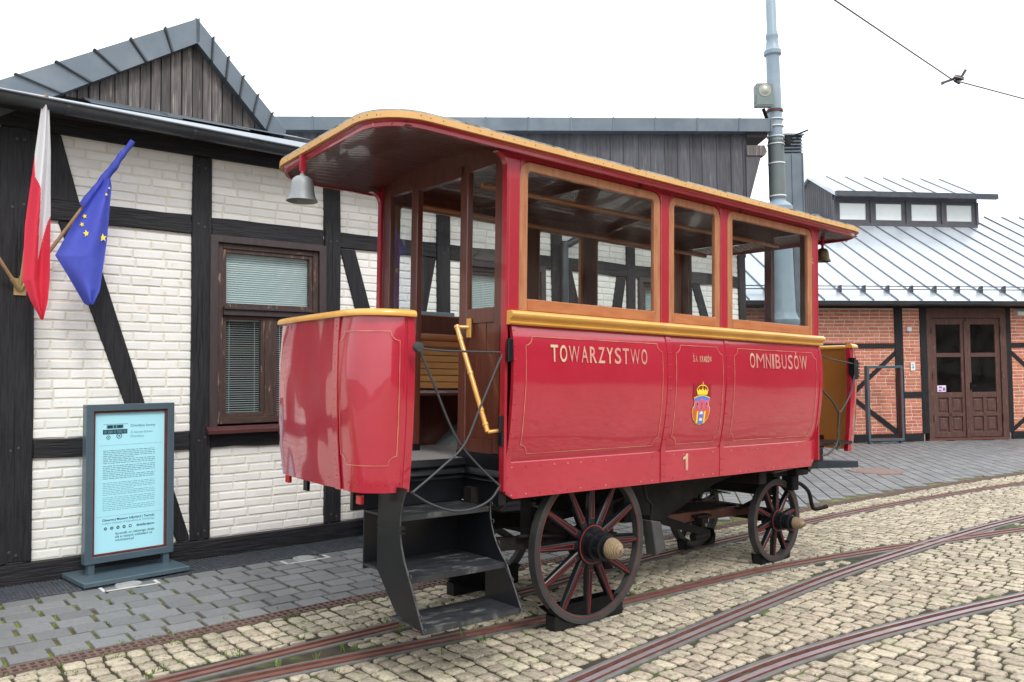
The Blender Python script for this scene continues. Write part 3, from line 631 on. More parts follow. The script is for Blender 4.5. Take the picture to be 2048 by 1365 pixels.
# verge flashing in overlapping sheets, left and right of the apex
def verge(T0, T1, B0, B1, n, yy):
    for i in range(n):
        f0, f1_ = i/n, (i+1)/n+.012
        L_ = lambda A, B, f: (A[0]+(B[0]-A[0])*f, A[1]+(B[1]-A[1])*f)
        a, b, c, d = L_(T0, T1, f0), L_(T0, T1, f1_), L_(B0, B1, f1_), L_(B0, B1, f0)
        lift = 0.
        m = MB(); m.add([(a[0], yy, a[1]), (b[0], yy-lift, b[1]), (c[0], yy-lift, c[1]), (d[0], yy, d[1]), (a[0], yy+.5, a[1]), (b[0], yy+.5, b[1]), (c[0], yy+.10, c[1]), (d[0], yy+.10, d[1])],
                        [(0, 1, 2, 3), (0, 4, 5, 1), (3, 2, 6, 7), (1, 5, 6, 2), (0, 3, 7, 4), (4, 7, 6, 5)]); m.build('verge_sheet', FLASH, house)
        if i: m = MB(); m.add([(a[0]-.012, yy-.002, a[1]), (a[0]+.012, yy-.002, a[1]+.004), (d[0]+.012, yy-.002, d[1]), (d[0]-.012, yy-.002, d[1]-.004), (a[0]-.004, yy-.03, a[1]+.012), (a[0]+.008, yy-.03, a[1]+.014), (d[0]+.008, yy-.022, d[1]), (d[0]-.004, yy-.022, d[1]-.004)], [(0, 1, 2, 3), (4, 5, 6, 7), (0, 1, 5, 4), (1, 2, 6, 5), (2, 3, 7, 6), (3, 0, 4, 7)]); m.build('verge_seam', GUT, house)
verge((-1.9, 3.84), (.173, 5.071), (-1.42, 3.82), (.175, 4.838), 7, GY-.10)
verge((1.06, 4.15), (.173, 5.071), (.99, 3.98), (.175, 4.838), 6, GY-.10)
m = MB(); m.add([(-1.9, GY+.3, 3.84), (.173, GY+.3, 5.06), (.173, 6, 5.06), (-1.9, 6, 3.84), (1.1, GY+.3, 4.10), (1.1, 6, 4.10)], [(0, 1, 2, 3), (1, 4, 5, 2), (0, 4, 1), (3, 2, 5)]); m.build('gable_roof', ROOFM, house)
for i in range(3):                                       # apron strips between gutter and gable
    m = MB(); x0 = -.78+i*.62; m.prism([(-.30, rz(-.30)+.02+.012*i), (-.30, rz(-.3)+.028+.012*i), (GY+.02, 4.155), (GY+.02, 4.145)], 'x', x0, x0+.75); m.build('apron_sheet', FLASH, house)
# ================================================================== tall board-clad hall behind
HY = radians(87.5); HX = Vector((sin(HY), cos(HY), 0)); HN = Vector((-cos(HY), sin(HY), 0))
hall = empty('board_clad_hall', frame(HX, HN, Vector((0, 0, 1)), (3.95, 13.6, 0)), 'tall dark board-clad hall with grey sheet edging above the omnibus roof', 'hall')
m = MB(); m.box(-9.5, -.02, .03, 6, 3.6, 5.7); m.box(-9.5, -.6, .4, 6, 0, 3.59); m.build('wall', SOFF, hall)
BOARDB = mat('dark_blue_board', (.040, .040, .048), (.075, .075, .086), 4, stretch=(8, 8, .6), rough=.6, c3=(.14, .125, .12), s3=5, lo3=.6, hi3=.76, var=.25, bump=.4, bscale=8)
x = -9.4; R = random.Random(4)
while x < -.03:
    w_ = min(R.uniform(.2, .255), -.01-x); m = MB(); m.box(x+.004, x+w_-.004, R.uniform(-.015, -.004), .029, 3.7, 5.69); m.build('board', BOARDB, hall)
    m = MB(); m.box(x+w_-.014, x+w_+.012, -.028, -.004, 3.7, 5.688); m.build('batten', BOARDB, hall); x += w_
x = -7.85
while x < .3:
    w_ = min(.70, .385-x); m = MB(); m.prism([(-.20, 5.67), (-.21, 5.885), (.1, 5.93), (6.2, 5.93), (6.2, 5.9), (.1, 5.67)], 'x', x, x+w_+.0); m.build('edge_sheet', FLASH, hall)
    m = MB(); m.prism([(-.212, 5.665), (-.222, 5.89), (-.20, 5.90), (-.19, 5.665)], 'x', x+w_-.02, x+w_+.004); m.build('sheet_seam', FLASH, hall); x += w_
m = MB(); m.box(-.01, .34, -.12, 6, 5.60, 5.665); m.build('soffit', SOFF, hall)
m = MB(); m.prism([(0., 5.30), (.30, 5.30), (.34, 5.36), (.30, 5.47), (0., 5.47)], 'y', -.08, .10); m.build('beam_end', BOARD, hall)
m = MB(); m.prism([(-.01, 4.5), (.02, 4.5), (.24, 5.28), (.24, 5.297), (-.01, 5.297)], 'y', -.06, .06); m.build('bracket', BOARDB, hall)
# sheet-clad vent tower
vt = empty('vent_tower', Matrix.Translation((6.32, 18.2, 0)), 'dark sheet metal vent shaft with louvred top behind the tram pole', 'vent')
m = MB(); m.box(-.26, .25, 0, .5, 0, 6.6); m.box(-.005, .012, -.02, 0, 0, 6.6); m.box(-.27, -.25, -.02, .0, 0, 6.6); m.box(.235, .26, -.02, 0, 0, 6.6); m.build('shaft', FLASH, vt)
for i in range(5):
    m = MB(); z = 6.63+i*.075; m.prism([(-.03, z), (-.03, z+.012), (.02, z+.06), (.02, z+.05)], 'x', -.26, .25); m.build('louvre', FLASH, vt)
m = MB(); m.box(-.25, .24, .03, .5, 6.6, 7.0); m.add([(-.29, -.05, 7.0), (.28, -.05, 7.0), (.28, .55, 7.0), (-.29, .55, 7.0), (0, .25, 7.14), (-.29, -.05, 7.03), (.28, -.05, 7.03), (.28, .55, 7.03), (-.29, .55, 7.03)], [(0, 1, 2, 3), (0, 1, 6, 5), (1, 2, 7, 6), (2, 3, 8, 7), (3, 0, 5, 8), (5, 6, 4), (6, 7, 4), (7, 8, 4), (8, 5, 4)]); m.build('cap', FLASH, vt)
# ================================================================== red brick hall on the right
RBR = mat('red_brick', (.50, .155, .088), (.58, .215, .135), 10, rough=.85, var=.15, hue=.008, bump=.4, bscale=40, bdist=.004, c3=(.42, .2, .15), s3=5, lo3=.6, hi3=.75)
RMO = mat('pale_mortar', (.66, .55, .46), (.72, .62, .53), 10, rough=.9)
rb = empty('red_brick_hall', MBR, 'red brick half-timbered hall with grey seamed roof on the right', 'hall')
X0, X1, EZ = -9.5, 9.0, 3.30
DX0, DX1 = .03, 2.31
for a, b, z0, z1 in ((X0, DX0, 0, EZ), (DX1, X1, 0, EZ), (DX0, DX1, 3.12, EZ)):
    m = MB(); m.box(a, b, .0, .25, z0, z1); m.build('wall', RMO, rb)
def rbeam(P, v=True, y0=-.028): m = MB(); m.prism(P, 'y', y0, .05); m.build('beam', TIMV if v else TIMH, rb)
def rect(a, b, c, d): return [(a, c), (b, c), (b, d), (a, d)]
rp = [(-8.2, -8.0), (-5.6, -5.4), (-3.2, -3.0), (-.70, -.49), (-.03, .14), (2.27, 2.40), (4.6, 4.8), (7.2, 7.4)]
for a, b in rp: rbeam(rect(a, b, .18, EZ-.09), True, -.034)
rbeam(rect(X0, X1, EZ-.09, EZ), False); rbeam(rect(X0, -.02, 0, .18), False, -.05); rbeam(rect(2.33, X1, 0, .18), False, -.05)
def hb(a, b, z0, z1): rbeam(rect(a, b, z0, z1), False, -.03)
for a, b in ((-8.0, -5.6), (-5.4, -3.2), (-3.0, -.70), (2.40, 4.6), (4.8, 7.2)):
    hb(a, b, 2.245, 2.365)
    for sgn in (1,):
        def br(P): rbeam(P, True, -.022)
        if a < 0:
            br([(a+.02, 1.17), (a+.02, 1.03), (b, 2.12), (b, 2.24), (b-.1, 2.24)] if False else [(b-1.28, 1.10), (b-1.20, 1.03), (b, 2.06), (b, 2.19)])
            br([(b-1.28, 1.10), (b-1.20, 1.17), (b, .30), (b, .18), (b-.05, .18)]); br([(a, 2.06), (a, 2.19), (a+1.02, 1.15), (a+.95, 1.08)]); br([(a, .18), (a, .30), (a+.95, 1.17), (a+1.02, 1.10)])
        else:
            br([(a, 2.19), (a, 2.06), (a+1.1, 1.1), (a+1.18, 1.16)]); br([(a, .18), (a, .30), (a+1.1, 1.16), (a+1.18, 1.10)])
hb(-.49, -.03, 1.04, 1.18)
rsolid = [(a, b, 0, EZ) for a, b in rp]+[(DX0, DX1, 0, 3.2), (X0, X1, 0, .15)]
lay(rb, -4.6, 6.4, .185, 3.22, rsolid, .0835, .245, .066, .016, -.012, RBR, lambda t: t[0]+abs(t[1])*.3, 77, 'far_bricks', [(DX0, DX1, 0, 3.2)])
# double door
DOORW = mat('old_door_wood', (.07, .03, .024), (.11, .05, .04), 5, stretch=(6, 6, .8), rough=.65, c3=(.26, .17, .13), s3=6, lo3=.6, hi3=.74, bump=.4, bscale=12)
door = MB(); door.ring(rect(.14, 2.27, .03, 3.2), rect(.27, 2.11, .06, 2.98), -.03, .1); door = door.build('door', DOORW, rb)
m = MB(); m.box(.15, 2.26, -.025, .08, 2.985, 3.19); m.build('lintel_panel', TIMH, door)
for x0, x1 in ((.275, 1.175), (1.195, 2.105)):
    st_ = .125
    m = MB(); m.box(x0, x0+st_, .0, .05, .07, 2.97); m.box(x1-st_, x1, .0, .05, .07, 2.97); m.box(x0+st_, x1-st_, .0, .05, 2.82, 2.97); m.box(x0+st_, x1-st_, 0, .05, 2.02, 2.12); m.box(x0+st_, x1-st_, 0, .05, 1.03, 1.16); m.box(x0+st_, x1-st_, 0, .05, .07, .2)
    m.box(x0+st_, x1-st_, 0, .05, .575, .655); cx = (x0+x1)/2; m.box(cx-.04, cx+.04, 0, .05, .2, 1.03); m.build('door_leaf', DOORW, door, bevel=.004)
    for a, b in ((x0+st_, cx-.04), (cx+.04, x1-st_)):
        for z0, z1 in ((.2, .575), (.655, 1.03)):
            m = MB(); m.prism(rect(a, b, z0, z1), 'y', .03, .045); q = .06
            m.add([(a+q, .012, z0+q), (b-q, .012, z0+q), (b-q, .012, z1-q), (a+q, .012, z1-q), (a+q-.02, .031, z0+q-.02), (b-q+.02, .031, z0+q-.02), (b-q+.02, .031, z1-q+.02), (a+q-.02, .031, z1-q+.02)], [(0, 1, 2, 3), (0, 4, 5, 1), (1, 5, 6, 2), (2, 6, 7, 3), (3, 7, 4, 0)]); m.build('door_panel', DOORW, door)
    for z0, z1 in ((1.16, 2.02), (2.12, 2.82)):
        m = MB(); m.box(x0+st_-.005, x1-st_+.005, .028, .034, z0-.005, z1+.005); m.build('pane', GLASSW, door)
m = MB(); m.box(1.13, 1.24, -.03, -.001, .07, 2.9); m.build('cover_strip', DOORW, door)
m = MB(); m.box(1.275, 1.30, -.04, -.002, 1.22, 1.40); m.tube([(1.288, -.04, 1.32), (1.288, -.07, 1.32), (1.36, -.07, 1.315)], .009, 6); m.build('door_handle', BLACK, door)
for z in (.45, 1.5, 2.6):
    for x in (.262, 2.118): m = MB(); m.tube([(x, -.04, z), (x, -.04, z+.16)], .013, 6); m.build('hinge', DOORW, door)
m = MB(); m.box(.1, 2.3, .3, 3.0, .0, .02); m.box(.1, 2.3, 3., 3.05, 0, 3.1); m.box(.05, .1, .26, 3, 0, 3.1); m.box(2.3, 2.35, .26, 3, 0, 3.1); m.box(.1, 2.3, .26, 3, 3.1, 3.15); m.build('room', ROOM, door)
m = MB(); m.box(.12, 2.28, -.04, .2, 0, .03); m.build('threshold', mat('red_threshold', (.16, .05, .04), rough=.6), door)
# notice stuck to the door pane
WPAP = flat('white_paper', (.75, .74, .76), .5); PURP = flat('purple_print', (.35, .12, .5), .5)
nb_ = MB(); nb_.box(.41, .64, .02, .024, 1.175, 1.33); e = nb_.build('door_notice', WPAP, None, label='small white and purple notice stuck in the left door pane', cat='notice'); e.matrix_world = MBR
m = MB(); m.box(.45, .53, .016, .0195, 1.26, 1.31); m.box(.55, .62, .016, .0195, 1.2, 1.28); m.box(.44, .52, .016, .0195, 1.19, 1.23); m.build('print', PURP, e)
m = MB(); m.box(-.305, -.19, -.03, -.013, 1.70, 1.90); e = m.build('wall_sign', WPAP, None, label='small white sign with turquoise arrow marks left of the brown double door', cat='sign'); e.matrix_world = MBR
TQ = flat('turquoise_print', (.02, .42, .5), .5)
m = MB(); m.prism([(-.28, 1.78), (-.247, 1.745), (-.215, 1.78), (-.247, 1.81)], 'y', -.034, -.0305); m.prism([(-.27, 1.835), (-.247, 1.82), (-.225, 1.835), (-.225, 1.85), (-.27, 1.85)], 'y', -.034, -.0305); m.build('mark', TQ, e)
m = MB(); m.box(-.39, -.27, -.06, -.013, 2.65, 2.76); m.box(-.385, -.275, -.063, -.06, 2.655, 2.755); e = m.build('alarm_box', flat('white_plastic', (.7, .7, .69), .4), None, bevel=.004, label='small white box high on the brick strip left of the door', cat='box'); e.matrix_world = MBR
m = MB(); m.prism([(-.14, 3.03), (-.14, 3.13), (-.10, 3.17), (-.013, 3.17), (-.013, 3.03)], 'x', 2.52, 2.95); e = m.build('wall_lamp', flat('white_lamp', (.68, .7, .7), .3), None, label='white wall lamp under the eaves right of the door', cat='lamp'); e.matrix_world = MBR
m = MB(); m.box(2.53, 2.94, -.142, -.136, 3.04, 3.12); m.build('diffuser', flat('lamp_diffuser', (.75, .77, .76), .2), e)
# roof, seams, snow guard, gutter
PT = .565; RD = 5.3; RY0 = -.42
def bz(y): return EZ+.06+(y-RY0)*PT
m = MB(); m.prism([(RY0, bz(RY0)-.07), (RY0, bz(RY0)), (RD, bz(RD)), (RD*2-RY0, bz(RY0)), (RD*2-RY0, bz(RY0)-.07), (RD, bz(RD)-.07)], 'x', X0-.3, X1+6); roofb = m.build('roof', ROOFM, rb)
SEAMM = mat('seam_sheet', (.17, .19, .215), rough=.4, metal=.5)
xs = [-8.9+i*.62 for i in range(36)]
for x in xs:
    m = MB(); m.prism([(RY0, bz(RY0)), (RY0, bz(RY0)+.035), (RD, bz(RD)+.035), (RD, bz(RD))], 'x', x-.014, x+.014); m.build('seam', SEAMM, roofb)
    m = MB(); y = .0; m.prism([(y-.06, bz(y-.06)+.03), (y-.06, bz(y)+.17), (y-.02, bz(y)+.17), (y+.1, bz(y+.1)+.03)], 'x', x-.025, x+.025); m.build('snow_guard_bracket', GUT, roofb)
for dz in (.07, .145): m = MB(); m.tube([(X0, -.05, bz(0)+dz), (X1+5, -.05, bz(0)+dz)], .014, 6); m.build('snow_guard_bar', GUT, roofb)
m = MB(); m.prism([(-.60+.0, bz(RY0)-.02), (-.57, bz(RY0)-.1), (-.50, bz(RY0)-.13), (-.43, bz(RY0)-.1), (-.42, bz(RY0)-.02)], 'x', X0-.3, X1+6); m.build('gutter', GUT, roofb, smooth=30)
m = MB(); m.box(X0, X1+6, RY0+.01, -.02, EZ-.02, EZ+.0); m.build('soffit', SOFF, roofb)
m = MB(); m.tube([(-.04, 3.2, bz(3.2)-.1), (-.04, 3.2, bz(3.2)+.42)], .075, 12); m.tube([(-.04, 3.2, bz(3.2)+.48), (-.04, 3.2, bz(3.2)+.53)], .1, 12); m.tube([(-.04, 3.2, bz(3.2)+.4), (-.04, 3.2, bz(3.2)+.5)], .05, 12); m.build('vent_pipe', GUT, roofb, smooth=40)
# lantern with four windows on the ridge
LX0, LX1, LY = .36, 5.02, 4.4
LZ0, LZ1 = bz(4.4)-.06, 6.99
lan = MB(); lan.box(LX0, LX1, LY+.05, LY+2.7, LZ0-.3, LZ0+.06); lan.box(LX0, LX1, LY+2.6, LY+2.7, LZ0, LZ1); lan.box(LX1-.06, LX1, LY+.05, LY+2.6, LZ0, LZ1); lan.box(LX0, LX0+.04, LY+.05, LY+2.6, LZ0, LZ1); lan.box(LX0, LX1, LY+.05, LY+2.6, LZ1-.02, LZ1); lan = lan.build('lantern', SOFF, rb)
wd4 = (LX1-LX0)/4; LW = mat('lantern_frame', (.055, .055, .066), (.075, .075, .088), 4, rough=.5)
m = MB(); m.box(LX0, LX1, LY-.04, LY+.045, LZ0, LZ0+.13); m.box(LX0, LX1, LY-.03, LY+.045, LZ1-.15, LZ1-.03); m.build('lantern_rail', LW, lan)
PANEF = mat('frosted_pane', (.62, .67, .68), (.7, .73, .71), 1.5, rough=.15, spec=.8, var=.08, hue=.02)
for i in range(4):
    a = LX0+wd4*i; m = MB(); m.ring(rect(a+.03, a+wd4-.03, LZ0+.131, LZ1-.151), rect(a+.16, a+wd4-.16, LZ0+.23, LZ1-.24), LY-.01, LY+.045); wn = m.build('lantern_window', LW, lan)
    m = MB(); m.box(a+.15, a+wd4-.15, LY+.015, LY+.02, LZ0+.22, LZ1-.23); m.build('pane', PANEF, wn)
for i in range(5): m = MB(); x = LX0+wd4*i; m.box(x-.035, x+.035, LY-.045, LY+.04, LZ0+.131, LZ1-.151); m.build('mullion', LW, lan)
y = LY+.05
while y < LY+2.6: m = MB(); h_ = .72*(1-abs(y+.06-(LY+1.37))/1.4); m.box(LX0-.03, LX0-.002, y+.005, y+.115, LZ0-.4, LZ1+.05+max(0, h_)); m.build('board', BOARDB, lan); y += .125
RX0, RX1 = LX0-.12, LX1+.42; rzl = LZ1+.04
m = MB(); m.prism([(LY-.30, rzl-.13), (LY-.30, rzl+.0), (LY+1.37, rzl+.86), (LY+3.0, rzl), (LY+3.0, rzl-.08), (LY+1.37, rzl+.78), (LY-.1, rzl-.03)], 'x', RX0, RX1); lr = m.build('lantern_roof', ROOFM, lan)
m = MB(); m.box(RX0-.02, RX1+.02, LY-.40, LY-.29, rzl-.15, rzl+.005); m.build('lantern_gutter', GUT, lr)
for i in range(1, 8): m = MB(); x = RX0+i*(RX1-RX0)/8; m.prism([(LY-.29, rzl), (LY-.29, rzl+.035), (LY+1.37, rzl+.895), (LY+1.37, rzl+.86)], 'x', x-.012, x+.012); m.build('seam', SEAMM, lr)
# ================================================================== hall across the yard, seen only as a reflection
opp = empty('yard_hall', Matrix.Translation((21, 0, 0)), 'long dark brick hall across the yard, seen as a reflection in the red paint', 'hall')
OB_ = mat('dark_yard_brick', (.085, .05, .04), (.13, .075, .055), 3, rough=.9)
m = MB(); m.box(0, 10, -30, 13.5, 0, 7.5); m.build('wall', OB_, opp)
m = MB(); m.prism([(-30.3, 7.5), (13.8, 7.5), (13.8, 7.6), (-30.3, 7.6)], 'x', -.6, 10); m.add([(-.6, -30.3, 7.6), (-.6, 13.8, 7.6), (5, 13.8, 9.6), (5, -30.3, 9.6), (10, 13.8, 7.6), (10, -30.3, 7.6)], [(0, 1, 2, 3), (3, 2, 4, 5), (0, 3, 5), (1, 4, 2)]); m.build('roof', GUT, opp)
for i in range(9): m = MB(); y = -28+i*4.6; m.box(-.02, .02, y, y+2.2, 1.5, 5.2); m.build('window', GLASSW, opp)
# ================================================================== the horse omnibus
bus = empty('horse_omnibus', MBUS, 'red horse-drawn omnibus with yellow rails and large wooden wheels', 'omnibus')
UB, UF, BW = -.89, 2.66, 1.5
PROF = [(0, 1.945), (.014, 1.90), (.024, 1.83), (.030, 1.70), (.029, 1.60), (.022, 1.50), (.010, 1.38), (-.004, 1.28), (-.020, 1.20), (-.037, 1.125), (-.040, 1.118), (-.034, 1.112), (-.034, 1.0), (-.036, .895)]
def prof_v(w):
    if w >= PROF[0][1]: return PROF[0][0]
    for (v0_, z0_), (v1_, z1_) in zip(PROF, PROF[1:]):
        if z1_ <= w <= z0_: return v0_+(v1_-v0_)*(z0_-w)/(z0_-z1_)
    return PROF[-1][0]
def prof_n(w):
    d = (prof_v(w+.01)-prof_v(w-.01))/.02; n = Vector((1, -d)); n.normalize(); return n       # (outward, up)
def S_(u, w, off=0, side=0):
    n = prof_n(w); v = prof_v(w)+n.x*off; z = w+n.y*off
    return (u, -v, z) if side == 0 else (u, BW+v, z)
SEAMS = [UB+.02, .592, 1.292, UF+.02]
for side in (0, 1):
    for a, b in zip(SEAMS, SEAMS[1:]):
        m = MB(); zs = []
        for (p, q) in zip(PROF, PROF[1:]):
            k = max(1, int((p[1]-q[1])/.03)); zs += [p[1]+(q[1]-p[1])*i/k for i in range(k)]
        zs.append(PROF[-1][1]); us = [a+(b-a)*i/8 for i in range(9)]; n = len(us)
        dent = lambda u, w: .0016*sin(u*5.3+1)*sin(w*7.7)+.001*sin(u*11+w*5)
        vs = [S_(u, w, dent(u, w), side) for w in zs for u in us]+[S_(u, w, -.02, side) for w in zs for u in us]; N_ = len(us)*len(zs)
        for idx in range(len(zs)):
            for jdx in range(n):
                pass
        lo_ = [i for i, w in enumerate(zs) if w < .93]
        if side == 0 and a == SEAMS[0]:                  # clipped lower rear corner
            for i in lo_: 
                for base in (0, N_): vs[base+i*n] = (vs[base+i*n][0]+(.93-zs[i])*1.9, *vs[base+i*n][1:])
        if side == 0 and b == SEAMS[-1]:
            for i, w in enumerate(zs):
                if w < .99:
                    for base in (0, N_): q = vs[base+i*n+n-1]; vs[base+i*n+n-1] = (q[0]-(.99-w)*.85, *q[1:])
        fs = [(i*n+j, i*n+j+1, (i+1)*n+j+1, (i+1)*n+j) for i in range(len(zs)-1) for j in range(n-1)]
        fs += [tuple(N_+x for x in f[::-1]) for f in fs]
        bd = [(0, j, j+1) for j in range(0)]
        rim = [j for j in range(n)]+[i*n+n-1 for i in range(1, len(zs))]+[(len(zs)-1)*n+j for j in range(n-2, -1, -1)]+[i*n for i in range(len(zs)-2, 0, -1)]
        fs += [(rim[k], rim[(k+1) % len(rim)], N_+rim[(k+1) % len(rim)], N_+rim[k]) for k in range(len(rim))]
        m.add(vs, fs); m.build('side_panel', RED, bus, smooth=25)
    # cover strips over the seams and at the ends
    for u in SEAMS:
        m = MB(); a, b = (u-.024, u+.024) if u not in (SEAMS[0], SEAMS[-1]) else ((u, u+.04) if u < 0 else (u-.04, u))
        z_top, z_bot = 1.944, .93 if u == SEAMS[0] else (.995 if u == SEAMS[-1] else .90); K = 30; vs = []
        for i in range(K+1):
            w = z_top+(z_bot-z_top)*i/K; vs += [S_(a, w, -.004, side), S_(a, w, .006, side), S_(b, w, .006, side), S_(b, w, -.004, side)]
        m.add(vs, [(k*4+i, k*4+i+1, k*4+5+i, k*4+4+i) for k in range(K) for i in range(3)]+[(0, 1, 2, 3), (K*4, K*4+1, K*4+2, K*4+3)]); m.build('cover_strip', RED, bus, smooth=30)
RIV = mat('rivet', (.37, .018, .036), rough=.45); RIVW = mat('rivet_worn', (.55, .22, .22), rough=.4)
rv = MB()
def rivet(p, n, r=.0055, mi=0):
    n = Vector(n).normalized(); rv.lathe([(r, 0), (r*.9, r*.5), (r*.5, r*.8), (0, r*.9)], p, n, 6, mi)
for u in SEAMS:
    offs = (-.012,) if u == SEAMS[-1] else ((.012,) if u == SEAMS[0] else (-.014, .014))
    for o_ in offs:
        w = 1.91
        while w > .93: n = prof_n(w); rivet(S_(u+o_, w, .006), (0, -n.x, n.y)); w -= .088
u = UB+.07
while u < UF-.05:
    for w in (1.085, .918):
        rivet(S_(u, w, 0), (0, -1, 0), .005, 1 if random.random() < .35 else 0)
    u += .118
rv.build('rivets', [RIV, RIVW], bus, kind='stuff')
def ribbon(pts, wdt, off, m, closed=True):               # thin painted line on the side panel
    P = []
    for (a, b), (c, d) in zip(pts, pts[1:]+([pts[0]] if closed else [])):
        L = sqrt((c-a)**2+(d-b)**2); k = max(1, int(L/.03)); P += [(a+(c-a)*i/k, b+(d-b)*i/k) for i in range(k)]
    if not closed: P.append(pts[-1])
    n = len(P); vs = []
    for i, p in enumerate(P):
        q0, q1 = P[(i-1) % n], P[(i+1) % n]; dx, dy = q1[0]-q0[0], q1[1]-q0[1]; L = sqrt(dx*dx+dy*dy) or 1
        nx, ny = -dy/L*wdt/2, dx/L*wdt/2; vs += [S_(p[0]+nx, p[1]+ny, off), S_(p[0]-nx, p[1]-ny, off)]
    m.add(vs, [(2*i, 2*i+1, 2*((i+1) % n)+1, 2*((i+1) % n)) for i in range(n if closed else n-1)])
def notch(a, b, z0, z1, r=.055):
    P = []
    for cx, cz, a0 in ((a, z0, 90), (b, z0, 180), (b, z1, 270), (a, z1, 360)):
        for i in range(7):
            t = radians(a0-90*i/6) ; P.append((cx+r*cos(t), cz+r*sin(t)))
    # order: corners traversed counter-clockwise with concave arcs
    return P
for a, b in ((-.77, .515), (.665, 1.225), (1.375, 2.585)):
    m = MB(); ribbon(notch(a, b, 1.165, 1.88), .0042, .0045, m); m.build('pinstripe', PIN, bus)
def letter(body, u0_, u1_, w0_, w1_, bold, name='lettering', mt=GOLD, off=.0045):
    ref, _ = text2d('H', 1.0, bold); ya, yb = min(v[1] for v in ref), max(v[1] for v in ref); vs = []; fs = []; x_ = 0
    for ch in body:                                       # condensed sign-writer's letters: every glyph in a cell of nearly equal width
        cw = {'I': .36, '.': .3, ' ': .6, 'M': 1.5, 'W': 1.5}.get(ch, 1.)
        if ch != ' ':
            a, b = text2d(ch, 1.0, 0. if ch in 'MW' else bold); p0, p1 = min(v[0] for v in a), max(v[0] for v in a); n0 = len(vs)
            vs += [(x_+(v[0]-p0)/(p1-p0)*cw, v[1]) for v in a]; fs += [tuple(i+n0 for i in f) for f in b]
        x_ += cw+.24
    xa, xb = min(v[0] for v in vs), max(v[0] for v in vs)
    m = MB(); m.add([S_(u0_+(x-xa)/(xb-xa)*(u1_-u0_), w0_+(y-ya)/(yb-ya)*(w1_-w0_), off) for x, y in vs], fs); return m.build(name, mt, bus)
letter('TOWARZYSTWO', -.566, .348, 1.730, 1.836, .014)
letter('OMNIBUSÓW', 1.581, 2.432, 1.732, 1.850, .014)
letter('Ś.A. KRAKÓW', .858, 1.083, 1.763, 1.809, .02)
m = MB(); P1 = [(.850, .967), (.878, .967), (.878, 1.089), (.858, 1.089), (.845, 1.072), (.820, 1.062), (.820, 1.045), (.850, 1.052)]; m.add([S_(a, b, .0045) for a, b in P1], [(0, 1, 2, 7), (2, 3, 4, 7), (4, 5, 6, 7)]); m.build('number', GOLD, bus)
# city crest: crown, shield, towers, gate
CY, CB, CPK, CRD, CW, CD = [flat('crest_'+n, c, .4) for n, c in (('yellow', (.80, .62, .04)), ('blue', (.10, .19, .62)), ('pink', (.62, .13, .28)), ('red', (.62, .10, .06)), ('white', (.7, .72, .78)), ('dark_red', (.27, .008, .02)))]
em = MB(); CX = .971
def poly(P, mi, off): em.add([S_(CX+x, z, off) for x, z in P], [tuple(range(len(P)))], mi)
shield = [(-.098, 1.500), (-.05, 1.515), (0, 1.520), (.05, 1.515), (.098, 1.500), (.085, 1.475), (.088, 1.445), (.106, 1.42), (.106, 1.39), (.09, 1.345), (.05, 1.31), (0, 1.298), (-.05, 1.31), (-.09, 1.345), (-.106, 1.39), (-.106, 1.42), (-.088, 1.445), (-.085, 1.475)]
poly([(-.105, 1.49), (.105, 1.49), (.105, 1.605), (-.105, 1.605)], 5, .0035)
poly(shield, 0, .0050)
poly([(x*.93, 1.41+(z-1.41)*.945) for x, z in shield], 1, .0062)
poly([(x*.93, 1.41+(z-1.41)*.945) for x, z in shield[7:16]], 3, .0070)
for tx, th, tw in ((-.055, 1.478, .023), (0, 1.492, .026), (.055, 1.478, .023)):
    poly([(tx-tw-.006, 1.42), (tx+tw+.006, 1.42), (tx+tw, 1.44), (tx+tw, th-.02), (tx+tw+.005, th-.012), (tx+tw-.004, th-.004), (tx, th+.006), (tx-tw+.004, th-.004), (tx-tw-.005, th-.012), (tx-tw, th-.02), (tx-tw, 1.44)], 2, .0076)
    poly([(tx-.012, 1.425), (tx+.012, 1.425), (tx+.014, th-.022), (tx, th-.006), (tx-.014, th-.022)], 3, .0084)
    poly([(tx-.0045, 1.445), (tx+.0045, 1.445), (tx+.0045, 1.462), (tx-.0045, 1.462)], 5, .0092); poly([(tx-.006, 1.424), (tx+.006, 1.424), (tx, 1.434)], 5, .0092)
for sx in (-1, 1): poly([(sx*.034, 1.40), (sx*.054, 1.40), (sx*.050, 1.318), (sx*.034, 1.310)], 0, .0078)
poly([(-.028, 1.306), (.028, 1.306), (.028, 1.385), (.016, 1.402), (0, 1.408), (-.016, 1.402), (-.028, 1.385)], 1, .0078)
poly([(-.02, 1.33), (.02, 1.33), (.016, 1.352), (.006, 1.345), (0, 1.358), (-.006, 1.345), (-.016, 1.352)], 4, .0086)
poly([(-.022, 1.378), (.022, 1.378), (.014, 1.396), (0, 1.402), (-.014, 1.396)], 4, .0086)
poly([(-.058, 1.522), (.058, 1.522), (.072, 1.562), (.05, 1.552), (.038, 1.568), (.02, 1.553), (0, 1.573), (-.02, 1.553), (-.038, 1.568), (-.05, 1.552), (-.072, 1.562)], 0, .0066)
arc = [(.068*cos(radians(a)), 1.555+.042*sin(radians(a))) for a in range(0, 181, 15)]; arc2 = [(.061*cos(radians(a)), 1.555+.035*sin(radians(a))) for a in range(180, -1, -15)]
for i in range(12): em.add([S_(CX+q[0], q[1], .0060) for q in (arc[i], arc[i+1], arc2[12-i-1], arc2[12-i])], [(0, 1, 2, 3)], 0)
